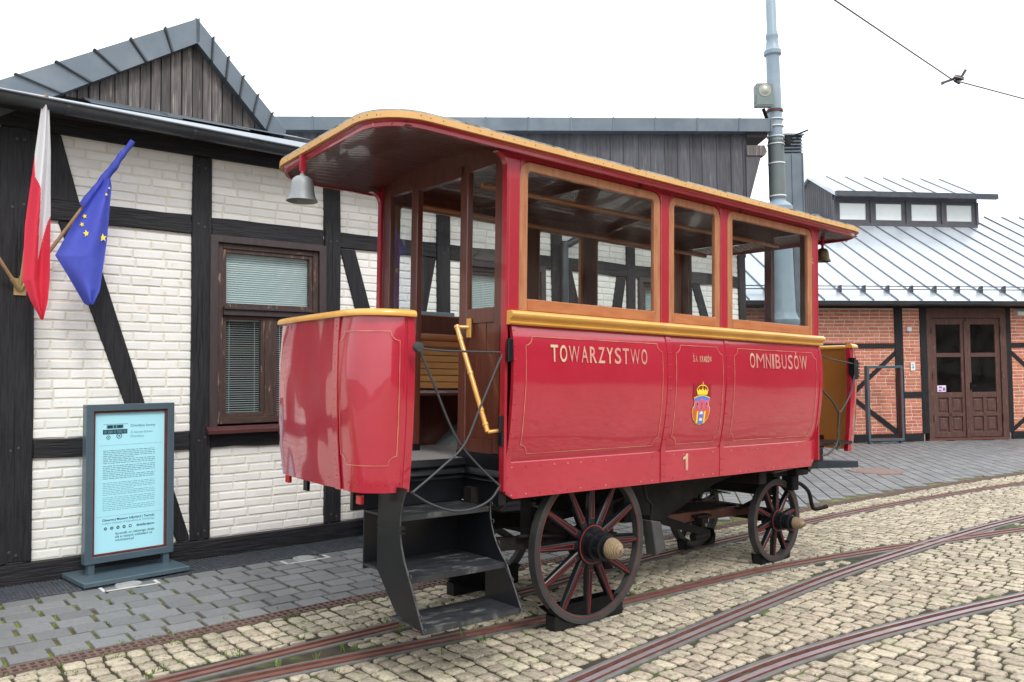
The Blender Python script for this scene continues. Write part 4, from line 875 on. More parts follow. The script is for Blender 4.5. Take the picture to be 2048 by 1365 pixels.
poly([(-.003, 1.57), (.003, 1.57), (.003, 1.60), (-.003, 1.60)], 0, .0072); poly([(-.010, 1.602), (.010, 1.602), (.003, 1.608), (.003, 1.618), (-.003, 1.618), (-.003, 1.608)], 0, .0072)
em.build('crest', [CY, CB, CPK, CRD, CW, CD], bus)
# waist rail, window posts and frames on both sides
RAILP = [(-.01, 1.946), (.026, 1.946), (.036, 1.955), (.036, 1.962), (.028, 1.970), (.030, 1.978), (.048, 1.986), (.058, 1.998), (.060, 2.010), (.054, 2.022), (.040, 2.031), (-.01, 2.031)]
for side in (0, 1):
    Y = (lambda v: -v) if side == 0 else (lambda v: BW+v)
    m = MB(); m.prism([(Y(v), z) for v, z in RAILP], 'x', UB-.012, UF+.03); m.build('waist_rail', YEL, bus, smooth=35)
    ya, yb = sorted((Y(0), Y(-.045)))
    OP = [(-.805, .531), (.622, 1.242), (1.334, 2.591)]; ps = [(UB, -.805), (.531, .622), (1.242, 1.334), (2.591, UF)]
    for a, b in ps: m = MB(); m.box(a+.0005, b-.0005, ya, yb, 2.032, 2.967); m.build('post', REDD, bus, bevel=.004)
    m = MB(); m.box(UB, UF, ya, yb, 2.968, 3.03)
    for a, b in OP:                                       # rounded inside corners of the red frame
        r = .085
        for cx, sg in ((a, 1), (b, -1)):
            P = [(cx, 2.9675), (cx, 2.9675-r)]+[(cx+sg*(r-r*cos(t)), 2.9675-r+r*sin(t)) for t in [pi/2*i/6 for i in range(7)]]
            m.prism(P if sg > 0 else P[::-1], 'y', ya+.001, yb-.001)
    m.build('top_rail', REDD, bus)
    for a, b in OP:
        y0, y1 = sorted((Y(-.004), Y(-.04))); fl = .07 if b-a > .7 else .062
        o_ = rrect(a+.003, b-.003, 2.034, 2.965, .083); i_ = rrect(a+fl, b-fl, 2.112, 2.908, .028)
        m = MB(); m.ring(o_, i_, y0, y1); fr = m.build('window_frame', FRAMEV, bus, bevel=.004)
        m = MB(); y0b, y1b = sorted((Y(-.0015), Y(-.0038))); m.box(a+fl+.001, b-fl-.001, y0b, y1b, 2.042, 2.106); m.build('bottom_rail', FRAMEW, fr)
        yp = Y(-.022); m = MB(); m.box(a+fl-.01, b-fl+.01, yp-.002, yp+.002, 2.10, 2.915); m.build('pane', GLASS, fr)
    m = MB(); yi = sorted((Y(-.046), Y(-.06))); m.box(UB+.04, UF-.04, yi[0], yi[1], 1.95, 2.10); m.box(UB+.04, UF-.04, yi[0], yi[1], 2.915, 3.03); [m.box(a-.03, b+.03, yi[0], yi[1], 2.101, 2.914) for a, b in ps[1:3]]; m.build('inner_lining', MAHOG, bus)
    yi = sorted((Y(-.064), Y(-.08))); m = MB(); m.box(UB, UF, yi[0], yi[1], 1.12, 1.945); m.build('inner_panel', MAHOG, bus)
# bulkheads with door opening, panes and panels
def bulkhead(x, sgn):
    a, b = sorted((x, x+sgn*.05))
    for y0, y1, mt in ((.0, .045, REDD), (BW-.045, BW, REDD)):
        m = MB(); q = sorted((x-sgn*.001, x-sgn*.02)); m.box(q[0], q[1], y0, y1, .95, 3.02); m.build('corner_post', mt, bus)
    for y0, y1 in ((.046, .14), (.42, .50), (1.00, 1.08), (1.36, 1.454)):
        m = MB(); m.box(a, b, y0, y1, 1.16, 3.0); m.build('bulkhead_stile', MAHOG, bus, bevel=.006)
    for y0, y1 in ((.141, .419), (1.081, 1.359)):
        for z0, z1 in ((1.97, 2.06), (2.95, 3.0), (1.16, 1.25)): m = MB(); m.box(a+.004, b-.004, y0, y1, z0, z1); m.build('bulkhead_rail', MAHOG, bus)
        m = MB(); m.box(a+.018, b-.018, y0, y1, 1.251, 1.969); n_ = 3
        for i in range(n_+1): yy = y0+(y1-y0)*i/n_; m.box(a+.014, a+.02, max(y0, yy-.004), min(y1, yy+.004), 1.251, 1.969)
        m.build('bulkhead_panel', MAHOG, bus)
        m = MB(); xx = (a+b)/2; m.box(xx-.002, xx+.002, y0-.005, y1+.005, 2.055, 2.955); m.build('pane', GLASS, bus)
    m = MB(); m.box(a, b, .46, 1.04, 2.93, 3.0); m.build('door_head', MAHOG, bus)
    P = [(.046, 2.99), (BW-.046, 2.99)]+[(BW-.046-(BW-.092)*i/12, 3.03+.10*sin(pi*i/12)) for i in range(13)]
    m = MB(); m.prism(P, 'x', a+.002, b-.002); m.build('bulkhead_head', MAHOG, bus)
    m = MB(); m.box(a-.004, b+.004, .065, .50, .86, 1.159); m.build('bulkhead_base', BLACK, bus)
    m = MB(); m.box(a-.004, b+.004, 1.0, BW-.065, .86, 1.159); m.build('bulkhead_base', BLACK, bus)
bulkhead(UB, 1); bulkhead(UF, -1)
# floor, platform and its moulded edge
m = MB(); m.box(UB-.74, UF+.72, .43, 1.38, 1.085, 1.12); m.box(UB, UF, .09, .4295, 1.086, 1.1205); m.build('floor', mat('platform_boards', (.16, .15, .15), (.22, .21, .20), 4, stretch=(1, 8, 1), rough=.6, c3=(.32, .31, .29), s3=5, lo3=.6, hi3=.75), bus)
for xa, xb in ((UB-.80, UB-.006), (UF+.006, UF+.80)):
    m = MB(); m.prism([(.43, .86), (.40, .86), (.40, .985), (.385, 1.0), (.40, 1.015), (.38, 1.03), (.385, 1.05), (.405, 1.062), (.385, 1.08), (.395, 1.118), (.43, 1.118)], 'x', xa, xb); m.build('platform_edge', BLACK, bus, smooth=50)
m = MB(); m.prism([(UB-.005, .985), (UB-.03, 1.0), (UB-.012, 1.015), (UB-.03, 1.03), (UB-.02, 1.05), (UB-.005, 1.065)], 'y', .04, .40); m.build('base_moulding', BLACK, bus, smooth=50)
# dashes (curved aprons) at both ends
def dash(x_end, sgn, near_y=.05):
    xf = lambda d: x_end+sgn*d                            # d = distance outward from the near edge
    r = .22; P = [(xf(0), near_y), (xf(.03), near_y-.002), (xf(.06), near_y+.002)]
    for i in range(9): t = pi/2*i/8; P.append((xf(.06+r*sin(t)), near_y+.002+r-r*cos(t)))
    for i in range(1, 8): P.append((xf(.06+r+.006*sin(pi*i/8)), near_y+.002+r+(BW-2*near_y-.004-2*r)*i/8))
    Q = P+[(p[0], BW-p[1]) for p in P[:12][::-1]]
    if sgn < 0: Q = [(x+.065*max(0, y-.3), y) for x, y in Q]
    n = len(Q); nor = []
    for i in range(n):
        a, b = Q[max(i-1, 0)], Q[min(i+1, n-1)]; d = Vector((b[0]-a[0], b[1]-a[1])); d.normalize(); nn = Vector((d.y, -d.x)); 
        if (nn.x*(Q[i][0]-(x_end-sgn*.3))+nn.y*(Q[i][1]-BW/2)) < 0: nn = -nn
        nor.append(nn)
    DP = [(0, 1.955), (.005, 1.88), (.009, 1.75), (.010, 1.6), (.007, 1.45), (.001, 1.30), (-.009, 1.16), (-.017, 1.07), (-.025, .99)]
    zs = []; 
    for (o0, z0_), (o1, z1_) in zip(DP, DP[1:]):
        for k in range(3): zs.append((o0+(o1-o0)*k/3, z0_+(z1_-z0_)*k/3))
    zs.append(DP[-1])
    dn = lambda i, z: .004*sin(i*.9+z*6)+.003*sin(i*2.1-z*9)
    outer = [(Q[i][0]+nor[i].x*(o+dn(i, z)), Q[i][1]+nor[i].y*(o+dn(i, z)), z) for o, z in zs for i in range(n)]
    inner = [(Q[i][0]+nor[i].x*(o-.022), Q[i][1]+nor[i].y*(o-.022), z) for o, z in zs for i in range(n)]
    m = MB(); K = len(zs); g1 = [(k*n+i, k*n+i+1, (k+1)*n+i+1, (k+1)*n+i) for k in range(K-1) for i in range(n-1)]
    N_ = n*K; m.add(outer+inner, g1, 0)
    edge = [(k*n, (k+1)*n, N_+(k+1)*n, N_+k*n) for k in range(K-1)]+[(k*n+n-1, (k+1)*n+n-1, N_+(k+1)*n+n-1, N_+k*n+n-1) for k in range(K-1)]+[((K-1)*n+i, (K-1)*n+i+1, N_+(K-1)*n+i+1, N_+(K-1)*n+i) for i in range(n-1)]+[(i, i+1, N_+i+1, N_+i) for i in range(n-1)]
    m.f += edge; m.m += [0]*len(edge); g2 = [tuple(N_+x for x in f[::-1]) for f in g1]; m.f += g2; m.m += [1]*len(g2)
    d = m.build('dash', [RED, OCHRE], bus, smooth=35)
    m = MB(); path = [Vector((Q[i][0]+nor[i].x*-.004, Q[i][1]+nor[i].y*-.004, 1.955)) for i in range(n)]
    m.sweep([(-.032, 0), (-.036, .012), (-.028, .03), (-.01, .038), (.01, .038), (.028, .03), (.036, .012), (.032, 0)], path); m.build('cap_rail', YEL, d, smooth=50)
    # edge posts
    for i in (0, n-1):
        m = MB(); vs = []
        tx = Vector((Q[1][0]-Q[0][0], Q[1][1]-Q[0][1])).normalized() if i == 0 else Vector((Q[-2][0]-Q[-1][0], Q[-2][1]-Q[-1][1])).normalized()
        for o, z in zs:
            c = Vector((Q[i][0]+nor[i].x*o, Q[i][1]+nor[i].y*o))
            for s1, s2 in ((-.003, .006), (.045, .006), (.045, -.034), (-.003, -.034)): q = c+tx*s1+nor[i]*s2; vs.append((q.x, q.y, z))
        m.add(vs, [(k*4+j, k*4+(j+1) % 4, k*4+4+(j+1) % 4, k*4+4+j) for k in range(K-1) for j in range(4)]+[(0, 1, 2, 3), ((K-1)*4, (K-1)*4+1, (K-1)*4+2, (K-1)*4+3)]); m.build('dash_post', RED, d, smooth=30)
    # vertical joint strip with rivets, pinstripe on the near half
    r2 = MB(); ks = 12
    m = MB(); vs = []
    for o, z in zs:
        c = Vector((Q[ks][0]+nor[ks].x*(o+.004), Q[ks][1]+nor[ks].y*(o+.004))); tx = Vector((-nor[ks].y, nor[ks].x))
        for s1, s2 in ((-.03, 0), (-.03, .007), (.03, .007), (.03, 0)): q = c+tx*s1+nor[ks]*s2; vs.append((q.x, q.y, z))
    m.add(vs, [(k*4+j, k*4+j+1, k*4+5+j, k*4+4+j) for k in range(K-1) for j in range(3)]); m.build('joint_strip', RED, d, smooth=30)
    for k in range(1, K-1):
        for i, (o, z) in ((ks, zs[k]), (0, zs[k])):
            c = (Q[i][0]+nor[i].x*(o+(.011 if i else .005))+(0 if i else sgn*.025), Q[i][1]+nor[i].y*(o+(.011 if i else .005)), z); r2.lathe([(.0045, 0), (.004, .002), (0, .003)], c, (nor[i].x, nor[i].y, 0), 6)
    for i in range(2, n-2, 1):
        o, z = zs[-3]; r2.lathe([(.0045, 0), (.004, .002), (0, .003)], (Q[i][0]+nor[i].x*(o+.004), Q[i][1]+nor[i].y*(o+.004), z), (nor[i].x, nor[i].y, 0), 6)
    r2.build('rivets', RIV, d, kind='stuff')
    # pinstripe following the curve from the near edge to the joint
    cum = [0]
    for i in range(1, n): cum.append(cum[-1]+sqrt((Q[i][0]-Q[i-1][0])**2+(Q[i][1]-Q[i-1][1])**2))
    def on(s_, z, off=.0065):
        for i in range(n-1):
            if cum[i+1] >= s_: f = (s_-cum[i])/(cum[i+1]-cum[i]); break
        o = 0
        for (o0, z0_), (o1, z1_) in zip(DP, DP[1:]):
            if z1_ <= z <= z0_: o = o0+(o1-o0)*(z0_-z)/(z0_-z1_)
        nn = nor[i].lerp(nor[i+1], f).normalized(); q = Vector(Q[i]).lerp(Vector(Q[i+1]), f); dd = dn(i, z)*(1-f)+dn(i+1, z)*f
        return (q.x+nn.x*(o+off+dd), q.y+nn.y*(o+off+dd), z)
    P = notch(.09, cum[ks]-.05, 1.14, 1.87, .05); m = MB(); PP = []
    for (a, b), (c, dd_) in zip(P, P[1:]+P[:1]):
        L = sqrt((c-a)**2+(dd_-b)**2); k = max(1, int(L/.02)); PP += [(a+(c-a)*i/k, b+(dd_-b)*i/k) for i in range(k)]
    vs = []
    for i, p in enumerate(PP):
        q0, q1 = PP[i-1], PP[(i+1) % len(PP)]; dx, dy = q1[0]-q0[0], q1[1]-q0[1]; L = sqrt(dx*dx+dy*dy) or 1
        vs += [on(p[0]-dy/L*.002, p[1]+dx/L*.002), on(p[0]+dy/L*.002, p[1]-dx/L*.002)]
    m.add(vs, [(2*i, 2*i+1, 2*((i+1) % len(PP))+1, 2*((i+1) % len(PP))) for i in range(len(PP))]); m.build('pinstripe', PIN, d)
    return d
dash(-1.53, -1); dash(3.31, 1)
for y in (.92,):                                 # lamps and brackets below the rear dash
    m = MB(); m.box(-1.73, -1.71, y-.025, y+.025, .92, 1.0); m.build('dash_bracket', BLACK, bus)
for x, y in ((-1.72, .24), (-1.62, 1.36)): m = MB(); m.box(x-.012, x+.012, y+.0, y+.055, .915, .965); m.build('reflector', REFL, bus, bevel=.004)
# roof with fascia and boarded ceiling
RX = (-1.815, 3.44); RYy = (-.085, BW+.085)
def roof_loop(ins, r):
    L = []
    for cx, cy, a0 in ((RX[1]-ins-r, RYy[1]-ins-r, 0), (RX[0]+ins+r, RYy[1]-ins-r, 90), (RX[0]+ins+r, RYy[0]+ins+r, 180), (RX[1]-ins-r, RYy[0]+ins+r, 270)):
        for i in range(9): t = radians(a0+90*i/8); L.append((cx+r*cos(t), cy+r*sin(t)))
    return [(x+(.072*(y-.3) if x < -1.3 else 0), y) for x, y in L]
def crown(x, y, h=.14):
    e = max(0, min(1, (x-RX[0])/.55, (RX[1]-x)/.55)); e = e*e*(3-2*e); return h*(1-((y-.75)/.84)**2)*(.25+.75*e)
def zline(x): return 3.052+.0*x
LZ = zline(0)
lo = roof_loop(0, .30); m = MB(); vs = []; rings = 7
for k in range(rings):
    f = 1-k/rings
    L = [(.835+(x-.835)*f, .75+(y-.75)*f) for x, y in lo]
    vs += [(x, y, LZ+.004+(crown(x, y) if k else 0)) for x, y in L]
n = len(lo); vs.append((.835, .75, LZ+.004+crown(.835, .75)))
m.add(vs, [(k*n+i, k*n+(i+1) % n, (k+1)*n+(i+1) % n, (k+1)*n+i) for k in range(rings-1) for i in range(n)]+[((rings-1)*n+i, (rings-1)*n+(i+1) % n, rings*n) for i in range(n)])
m.sweep([(-.03, .001), (.016, .001), (.014, .012), (-.03, .02)][::-1], [Vector((x, y, LZ+.0)) for x, y in lo], closed=True)
roofo = m.build('roof', ROOFC, bus, smooth=60)
m = MB(); m.sweep([(0, -.036), (.02, -.036), (.02, 0), (0, 0)][::-1], [Vector((x, y, LZ)) for x, y in roof_loop(.0, .30)], closed=True); m.build('fascia', YSTRIP, roofo)
m = MB(); m.sweep([(-.004, -.072), (-.024, -.072), (-.024, -.037), (.012, -.037), (.012, -.043), (-.004, -.052)], [Vector((x, y, LZ)) for x, y in roof_loop(.012, .29)], closed=True); m.build('cornice', REDD, roofo, smooth=20)
rp_ = MB()
for i, (x, y) in enumerate(lo):
    pass
acc_ = []; 
for (x0, y0), (x1, y1) in zip(lo, lo[1:]+lo[:1]):
    L = sqrt((x1-x0)**2+(y1-y0)**2); k = max(1, int(L/.085))
    for i in range(k):
        if random.random() < .35: continue
        
        x, y = x0+(x1-x0)*i/k, y0+(y1-y0)*i/k; nx, ny = (y1-y0)/L, -(x1-x0)/L
        rp_.lathe([(.0036, 0), (.003, .002), (0, .003)], (x+nx*.02, y+ny*.02, LZ-.018+random.uniform(-.004, .004)), (nx, ny, 0), 6)
rp_.build('fascia_nails', MAHOG, roofo, kind='stuff')
NB = 30; m = MB(); ys = [RYy[0]+.03+(RYy[1]-RYy[0]-.06)*i/NB for i in range(NB+1)]; xs_ = [RX[0]+.03+(RX[1]-RX[0]-.06)*i/20 for i in range(21)]
def cz(x, y): return LZ-.075+crown(x, y, .125)
for a, b in zip(ys, ys[1:]):
    g_ = .0035
    def lim(x):                                           # stay inside the rounded plan
        y = (a+b)/2; dy = max(0, (RYy[0]+.30)-y, y-(RYy[1]-.30)); ex = .30-sqrt(max(0, .30**2-dy*dy)) if dy > 0 else 0
        return max(RX[0]+.04+ex+.072*(y-.3), min(RX[1]-.03-ex, x))
    vs = []
    for x in xs_: X = lim(x); vs += [(X, a, cz(X, a)+.008), (X, a+g_, cz(X, a)), (X, b-g_, cz(X, b)), (X, b, cz(X, b)+.008)]
    m.add(vs, [(k*4+j, k*4+4+j, k*4+5+j, k*4+1+j) for k in range(20) for j in range(3)])
m.build('ceiling', MAHOGX, roofo)
for x in (.3, 1.5):
    P = [(y, cz(x, y)-.0) for y in [.0+BW*i/12 for i in range(13)]]; m = MB(); m.prism(P+[(y, z-.045) for y, z in P[::-1]], 'x', x-.02, x+.02); m.build('ceiling_rib', MAHOG, roofo)
for y in (.35, 1.15): m = MB(); m.tube([(UB+.06, y, 2.86), (UF-.06, y, 2.86)], .018, 8); m.build('hand_rail', FRAMEW, bus, smooth=40)
for x in (UB-.02, UF+.02):                                # curved brackets at the canopy corners
    for y in (0.02, BW-.02):
        sg = -1 if x < 0 else 1; P = [(x, 2.985), (x, 2.90)]+[(x+sg*(.085-.085*cos(t)), 2.90+.085*sin(t)) for t in [pi/2*i/6 for i in range(7)]]
        m = MB(); m.prism(P, 'y', y-.022, y+.022); m.build('canopy_bracket', REDD, bus)
# bells
def bell(x, y, zt, mt, sc=1):
    m = MB(); pr = [(.018, 0), (.02, -.012), (.045, -.018), (.066, -.035), (.078, -.07), (.084, -.12), (.09, -.155), (.104, -.178), (.108, -.19), (.1, -.19), (.085, -.165), (.07, -.06), (.03, -.03)]
    m.lathe([(r*sc, z*sc) for r, z in pr], (x, y, zt), (0, 0, 1), 28); b = m.build('bell', mt, bus, smooth=50)
    m = MB(); m.tube([(x, y, zt-.005), (x, y, zt+.025)], .012, 8); m.box(x-.018, x+.018, y-.012, y+.012, zt+.02, zt+.12); m.build('bell_hanger', REDD, b)
bell(-1.775, .965, 2.885, BELL, .90); bell(3.26, .28, 2.92, BELLB, .72)
# grab handles
def handle(x, sg):
    m = MB(); A = Vector((x+sg*.07, .41, 1.945)); B = Vector((x+sg*.07, .085, 1.30)); m.tube([A, B], .0155, 10)
    for f in (.0, .12, .45, .80, .93): c = A.lerp(B, f); d = (B-A).normalized(); m.tube([c-d*.008, c+d*.008], .019, 10)
    m.tube([A+Vector((0, 0, -.0)), A+Vector((-sg*.068, -.03, .0))], .011, 8); m.tube([B, B+Vector((-sg*.068, -.04, .01))], .011, 8)
    m.box(x+sg*.0-.006, x+.006+.0, .36, .395, 1.88, 2.0); m.box(x-.006, x+.006, .03, .06, 1.25, 1.37); m.build('grab_handle', YEL, bus, smooth=40)
handle(UB-.008, -1)
m = MB(); m.box(UB-.035, UB-.02, .0, .045, 1.22, 1.30); m.box(UB-.05, UB-.02, .005, .02, 1.30, 1.40); m.box(UB-.03, UB+.01, -.045, -.02, 1.72, 1.86); m.build('hook_plate', BLACK, bus, bevel=.004)
# cords across the entrance
def cord(pts, r=.0068, v=.03): m = MB(); m.tube(catmull([(u, -v, w) for u, w in pts], 6), r, 8); return m.build('cord', CORD, bus, smooth=50)
cord([(-1.545, 1.779), (-1.41, 1.772), (-1.2, 1.772), (-.974, 1.775)], .006)
cord([(-1.545, 1.771), (-1.442, 1.581), (-1.329, 1.358), (-1.24, 1.229), (-1.094, 1.094), (-.962, .99)]); cord([(-.97, 1.76), (-1.01, 1.686), (-1.136, 1.439), (-1.24, 1.243), (-1.393, 1.126), (-1.581, 1.003)], v=.045)
cord([(-1.581, 1.003), (-1.456, .931), (-1.303, .879), (-1.162, .877), (-1.035, .917), (-.962, .99)])
m = MB(); m.lathe([(.0, -.02), (.026, -.018), (.03, 0), (.026, .018), (0, .02)], (-1.555, -.035, 1.785), (0, 1, 0), 12); m.build('cord_knob', CORD, bus, smooth=50)
cord([(2.70, 1.87), (2.9, 1.835), (3.34, 1.80)], .006, 0); cord([(3.34, 1.80), (3.25, 1.55), (3.10, 1.40), (3.02, 1.36), (2.92, 1.45), (2.75, 1.55)], .008, 0); cord([(3.03, 1.37), (3.01, 1.2), (2.98, 1.08), (2.85, 1.0), (2.72, .98)], .008, 0); cord([(3.035, 1.36), (3.03, 1.15), (3.05, 1.05), (3.0, 1.03), (2.96, 1.08)], .008, -.01)
m = MB(); m.box(3.325, 3.385, .0, .046, 1.66, 1.84); m.box(3.29, 3.3245, -.01, .046, 1.70, 1.86); [m.box(3.3855, 3.42, .005, .046, 1.68+i*.03, 1.70+i*.03) for i in range(5)]; m.build('hook_plate', BLACK, bus)
# benches along both sides
for y_s, sg in ((.07, 1), (BW-.07, -1)):
    bn = MB(); y0, y1 = sorted((y_s, y_s+sg*.36)); bn.box(UB+.06, UF-.06, y0, y1, 1.50, 1.53); bn.tube([(UB+.06, y_s+sg*.36, 1.515), (UF-.06, y_s+sg*.36, 1.515)], .02, 8); bn = bn.build('bench', BROWNM if False else MAHOG, bus, smooth=40)
    z = 1.545
    while z < 1.86: m = MB(); q = sorted((y_s+sg*.02, y_s+sg*.038)); m.box(UB+.06, UF-.06, q[0], q[1], z, z+.046); m.build('slat', SLATW, bn, bevel=.003); z += .0505
    m = MB(); q = sorted((y_s+sg*.015, y_s+sg*.06)); m.box(UB+.06, UF-.06, q[0], q[1], 1.862, 1.93); m.tube([(UB+.06, y_s+sg*.05, 1.93), (UF-.06, y_s+sg*.05, 1.93)], .03, 10); m.build('bench_top_rail', FRAMEW, bn, smooth=40)
    for x in (-.32, .5, 1.3, 2.1): m = MB(); m.lathe([(.018, 0), (.022, .05), (.014, .07), (.026, .12), (.03, .22), (.022, .33), (.016, .35), (.028, .37), (.028, .38)], (x, y_s+sg*.33, 1.12), (0, 0, 1), 12); m.build('bench_leg', MAHOG, bn, smooth=50)
    TEAL = mat('wheel_arch_paint', (.16, .19, .19), rough=.5); m = MB(); P = [(-.42+.84*i/12, 1.12+.22*sin(pi*i/12)) for i in range(13)]; m.prism(P, 'y', *sorted((y_s, y_s+sg*.2))); m.build('wheel_arch', TEAL, bn, smooth=40)
# entrance steps
def steps(xl, xr, full):
    st = MB(); t_ = .012
    for z, ya, yb in ((.855, .105, .42), (.550, -.055, .42), (.315, -.19, .13)):
        P = [(ya, z), (yb, z), (yb, z-.012), (ya+.012, z-.012), (ya+.012, z-.03), (ya, z-.03)]; m = MB(); m.prism(P, 'x', xl, xr); s_ = m.build('step_tread', BLACKT, bus); s_['label'] = 'black step tread worn grey'
    m = MB(); m.box(xl, xr, .42, .432, .52, .86); m.build('riser', BLACK, bus)
    def side(x, P): m = MB(); m.prism(P, 'x', x-.006, x+.006); return m.build('step_side', BLACK, bus)
    cur = lambda A, B, C, n=6: [(A[0]*(1-t)**2+2*B[0]*t*(1-t)+C[0]*t*t, A[1]*(1-t)**2+2*B[1]*t*(1-t)+C[1]*t*t) for t in [i/n for i in range(n+1)]]
    f = cur((-.02, 1.02), (.12, .80), (-.06, .545))+[(-.20, .30)]
    side(xl, f+[(.06, .345), (.265, .55), (.265, 1.02)])
    f2 = cur((.10, .86), (.10, .68), (-.06, .545)); side(xr, f2+[(.42, .545), (.42, .86)]); side(xr, [(-.06, .52), (-.20, .30), (.13, .30), (.13, .52)])
    m = MB(); m.box(xl-.008, xl+.008, .0, .27, .80, .815); m.box(xl-.008, xl+.008, .0, .27, .775, .785); m.build('step_moulding', BLACK, bus)
    rr = MB()
    for x in (xl, xr):
        for y, z in ((.10, .87), (.085, .77), (.03, .65), (-.055, .56), (-.10, .46), (-.16, .37), (-.195, .31)):
            rr.tube([(x, y-.012+.012*cos(a), z+.012*sin(a)) for a in [2*pi*i/10 for i in range(11)]], .003, 5)
    rr.build('step_rings', TYRE, bus, kind='stuff')
    m = MB(); m.tube([(xl, *p) for p in f], .005, 6); m.build('step_edge_wire', TYRE, bus)
    m = MB(); m.tube([(xr, *p) for p in f2+[(-.20, .30)]], .005, 6); m.build('step_edge_wire', TYRE, bus)
steps(-1.60, -.93, True)
# near front platform: simple step
m = MB(); m.box(2.72, 3.36, .05, .42, 1.06, 1.085); m.box(2.72, 3.36, .40, .42, .80, 1.06); m.build('step_tread', BLACK, bus)
# ------------------------------------------------------------------ running gear
def wheel_parts(r, ns, tw=.062):
    w = {}
    m = MB(); m.lathe([(r, 0), (r, tw), (r-.014, tw), (r-.014, tw+.001), (r-.054, tw-.006), (r-.054, .006), (r-.014, -.001), (r-.014, 0), (r, 0)], (0, 0, 0), (0, 1, 0), 56); w['rim'] = m.mesh('wheel', TYRE, smooth=35)
    hr = .115*r/.52+.02
    m = MB(); hp = [(0, .10), (hr, .10), (hr, .03), (hr+.0, -.008), (hr*.72, -.012), (hr*.72, -.05), (hr*.76, -.055), (hr*.76, -.068), (hr*.62, -.072), (hr*.62, -.118), (hr*.68, -.122), (hr*.68, -.135), (hr*.55, -.14), (hr*.55, -.165), (hr*.4, -.168)]
    m.lathe(hp, (0, 0, 0), (0, 1, 0), 28); w['hub'] = m.mesh('hub', BLACK, smooth=35)
    m = MB(); cp = [(hr*.5, -.166)]; k = 7
    for i in range(k): f = i/k; rr = hr*.50*sqrt(1-f**1.7); cp += [(rr+.002, -.168-f*.085), (rr+.002, -.168-f*.085-.007), (rr-.006, -.168-f*.085-.0095)]
    cp += [(.012, -.258), (.013, -.272), (0, -.275)]; m.lathe(cp, (0, 0, 0), (0, 1, 0), 24); w['cap'] = m.mesh('hub_cap', HUBC, smooth=35)
    m = MB(); s0, s1 = hr-.004, r-.051; a0, a1 = .026*r/.52+.004, .017*r/.52+.003
    vs = []
    for (z, hw_, d0, d1) in ((s0, a0, .004, .058), (s1, a1, .012, .052)):
        c = hw_*.28; vs += [(-hw_, d0+c, z), (-hw_+c, d0, z), (hw_-c, d0, z), (hw_, d0+c, z), (hw_, d1-c, z), (hw_-c, d1, z), (-hw_+c, d1, z), (-hw_, d1-c, z)]
    m.add(vs, [tuple(range(8))[::-1], tuple(range(8, 16))]+[(i, (i+1) % 8, 8+(i+1) % 8, 8+i) for i in range(8)]); w['spoke'] = m.mesh('spoke', BLACK)
    m = MB()
    for sx in (-1, 1): m.add([(sx*(a0*.5)-.0016, .0032, s0+.04), (sx*(a0*.5)+.0016, .0032, s0+.04), (sx*.004+.0016, .0098, s1-.01), (sx*.004-.0016, .0098, s1-.01)], [(0, 1, 2, 3)])
    m.add([(-a0*.5, .0032, s0+.04), (a0*.5, .0032, s0+.04), (a0*.5, .0034, s0+.044), (-a0*.5, .0034, s0+.044)], [(0, 1, 2, 3)]); w['line'] = m.mesh('pinstripe', LINER)
    m = MB(); m.lathe([(r-.046, -.0025), (r-.043, -.0025)], (0, 0, 0), (0, 1, 0), 56); m.lathe([(hr-.012, -.0105), (hr-.006, -.0105)], (0, 0, 0), (0, 1, 0), 36); w['ring'] = m.mesh('ring_line', LINER)
    w['ns'] = ns; return w
def put_wheel(W, x, y, z, far, phase):
    o = link('wheel', W['rim'], bus, loc=(x, y, z)); o.rotation_euler = (0, phase, pi if far else 0)
    if far: o.rotation_euler = (0, 0, pi)
    link('hub', W['hub'], o); link('hub_cap', W['cap'], o); link('ring_line', W['ring'], o)
    for i in range(W['ns']):
        a = 2*pi*(i+.5*0)/W['ns']+phase*0
        s_ = link('spoke', W['spoke'], o); s_.rotation_euler = (0, a, 0); l_ = link('pinstripe', W['line'], o); l_.rotation_euler = (0, a, 0)
WR = wheel_parts(.52, 12); WF = wheel_parts(.362, 10)
put_wheel(WR, -.03, .12, .520, False, radians(2)); put_wheel(WR, -.005, BW-.12, .512, True, 0)
put_wheel(WF, 2.47, .284, .408, False, radians(6)); put_wheel(WF, 2.47, BW-.284, .404, True, 0)
def gear(nm, f_, mt=BLACKM, **k): m = MB(); f_(m); return m.build(nm, mt, bus, **k)
gear('axle', lambda m: (m.tube([(-.005, .2, .52), (-.005, BW-.2, .514)], .03, 10), m.box(-.04, .03, .25, BW-.25, .545, .60)))
gear('axle', lambda m: (m.tube([(2.47, .34, .408), (2.47, BW-.34, .406)], .028, 10), m.box(2.43, 2.51, .37, BW-.37, .43, .50)))
for y in (.30, BW-.30):
    gear('chassis_beam', lambda m: m.box(-.95, 3.0, y-.04, y+.04, .84, .95), BLACKM)
    def leaf(m, x, zc, L, up_):
        for k in range(5):
            l = L*(1-k*.16); n = 10
            P = [(x-l/2+l*i/n, zc+up_*(.09*(1-(2*i/n-1)**2)*(l/L)**2+.0)-up_*k*.014*(-1)) for i in range(n+1)]
            m.prism(P+[(a, b+.011) for a, b in P[::-1]], 'y', y-.03, y+.03)
    gear('leaf_spring', lambda m: (leaf(m, 0, .62, .95, 1), leaf(m, 0, .78, .95, -1)), BLACKM)
    [gear('spring_shackle', lambda m: m.box(x-.02, x+.02, y-.03, y+.03, .60, .86), BLACKM) for x in (-.47, .47)]
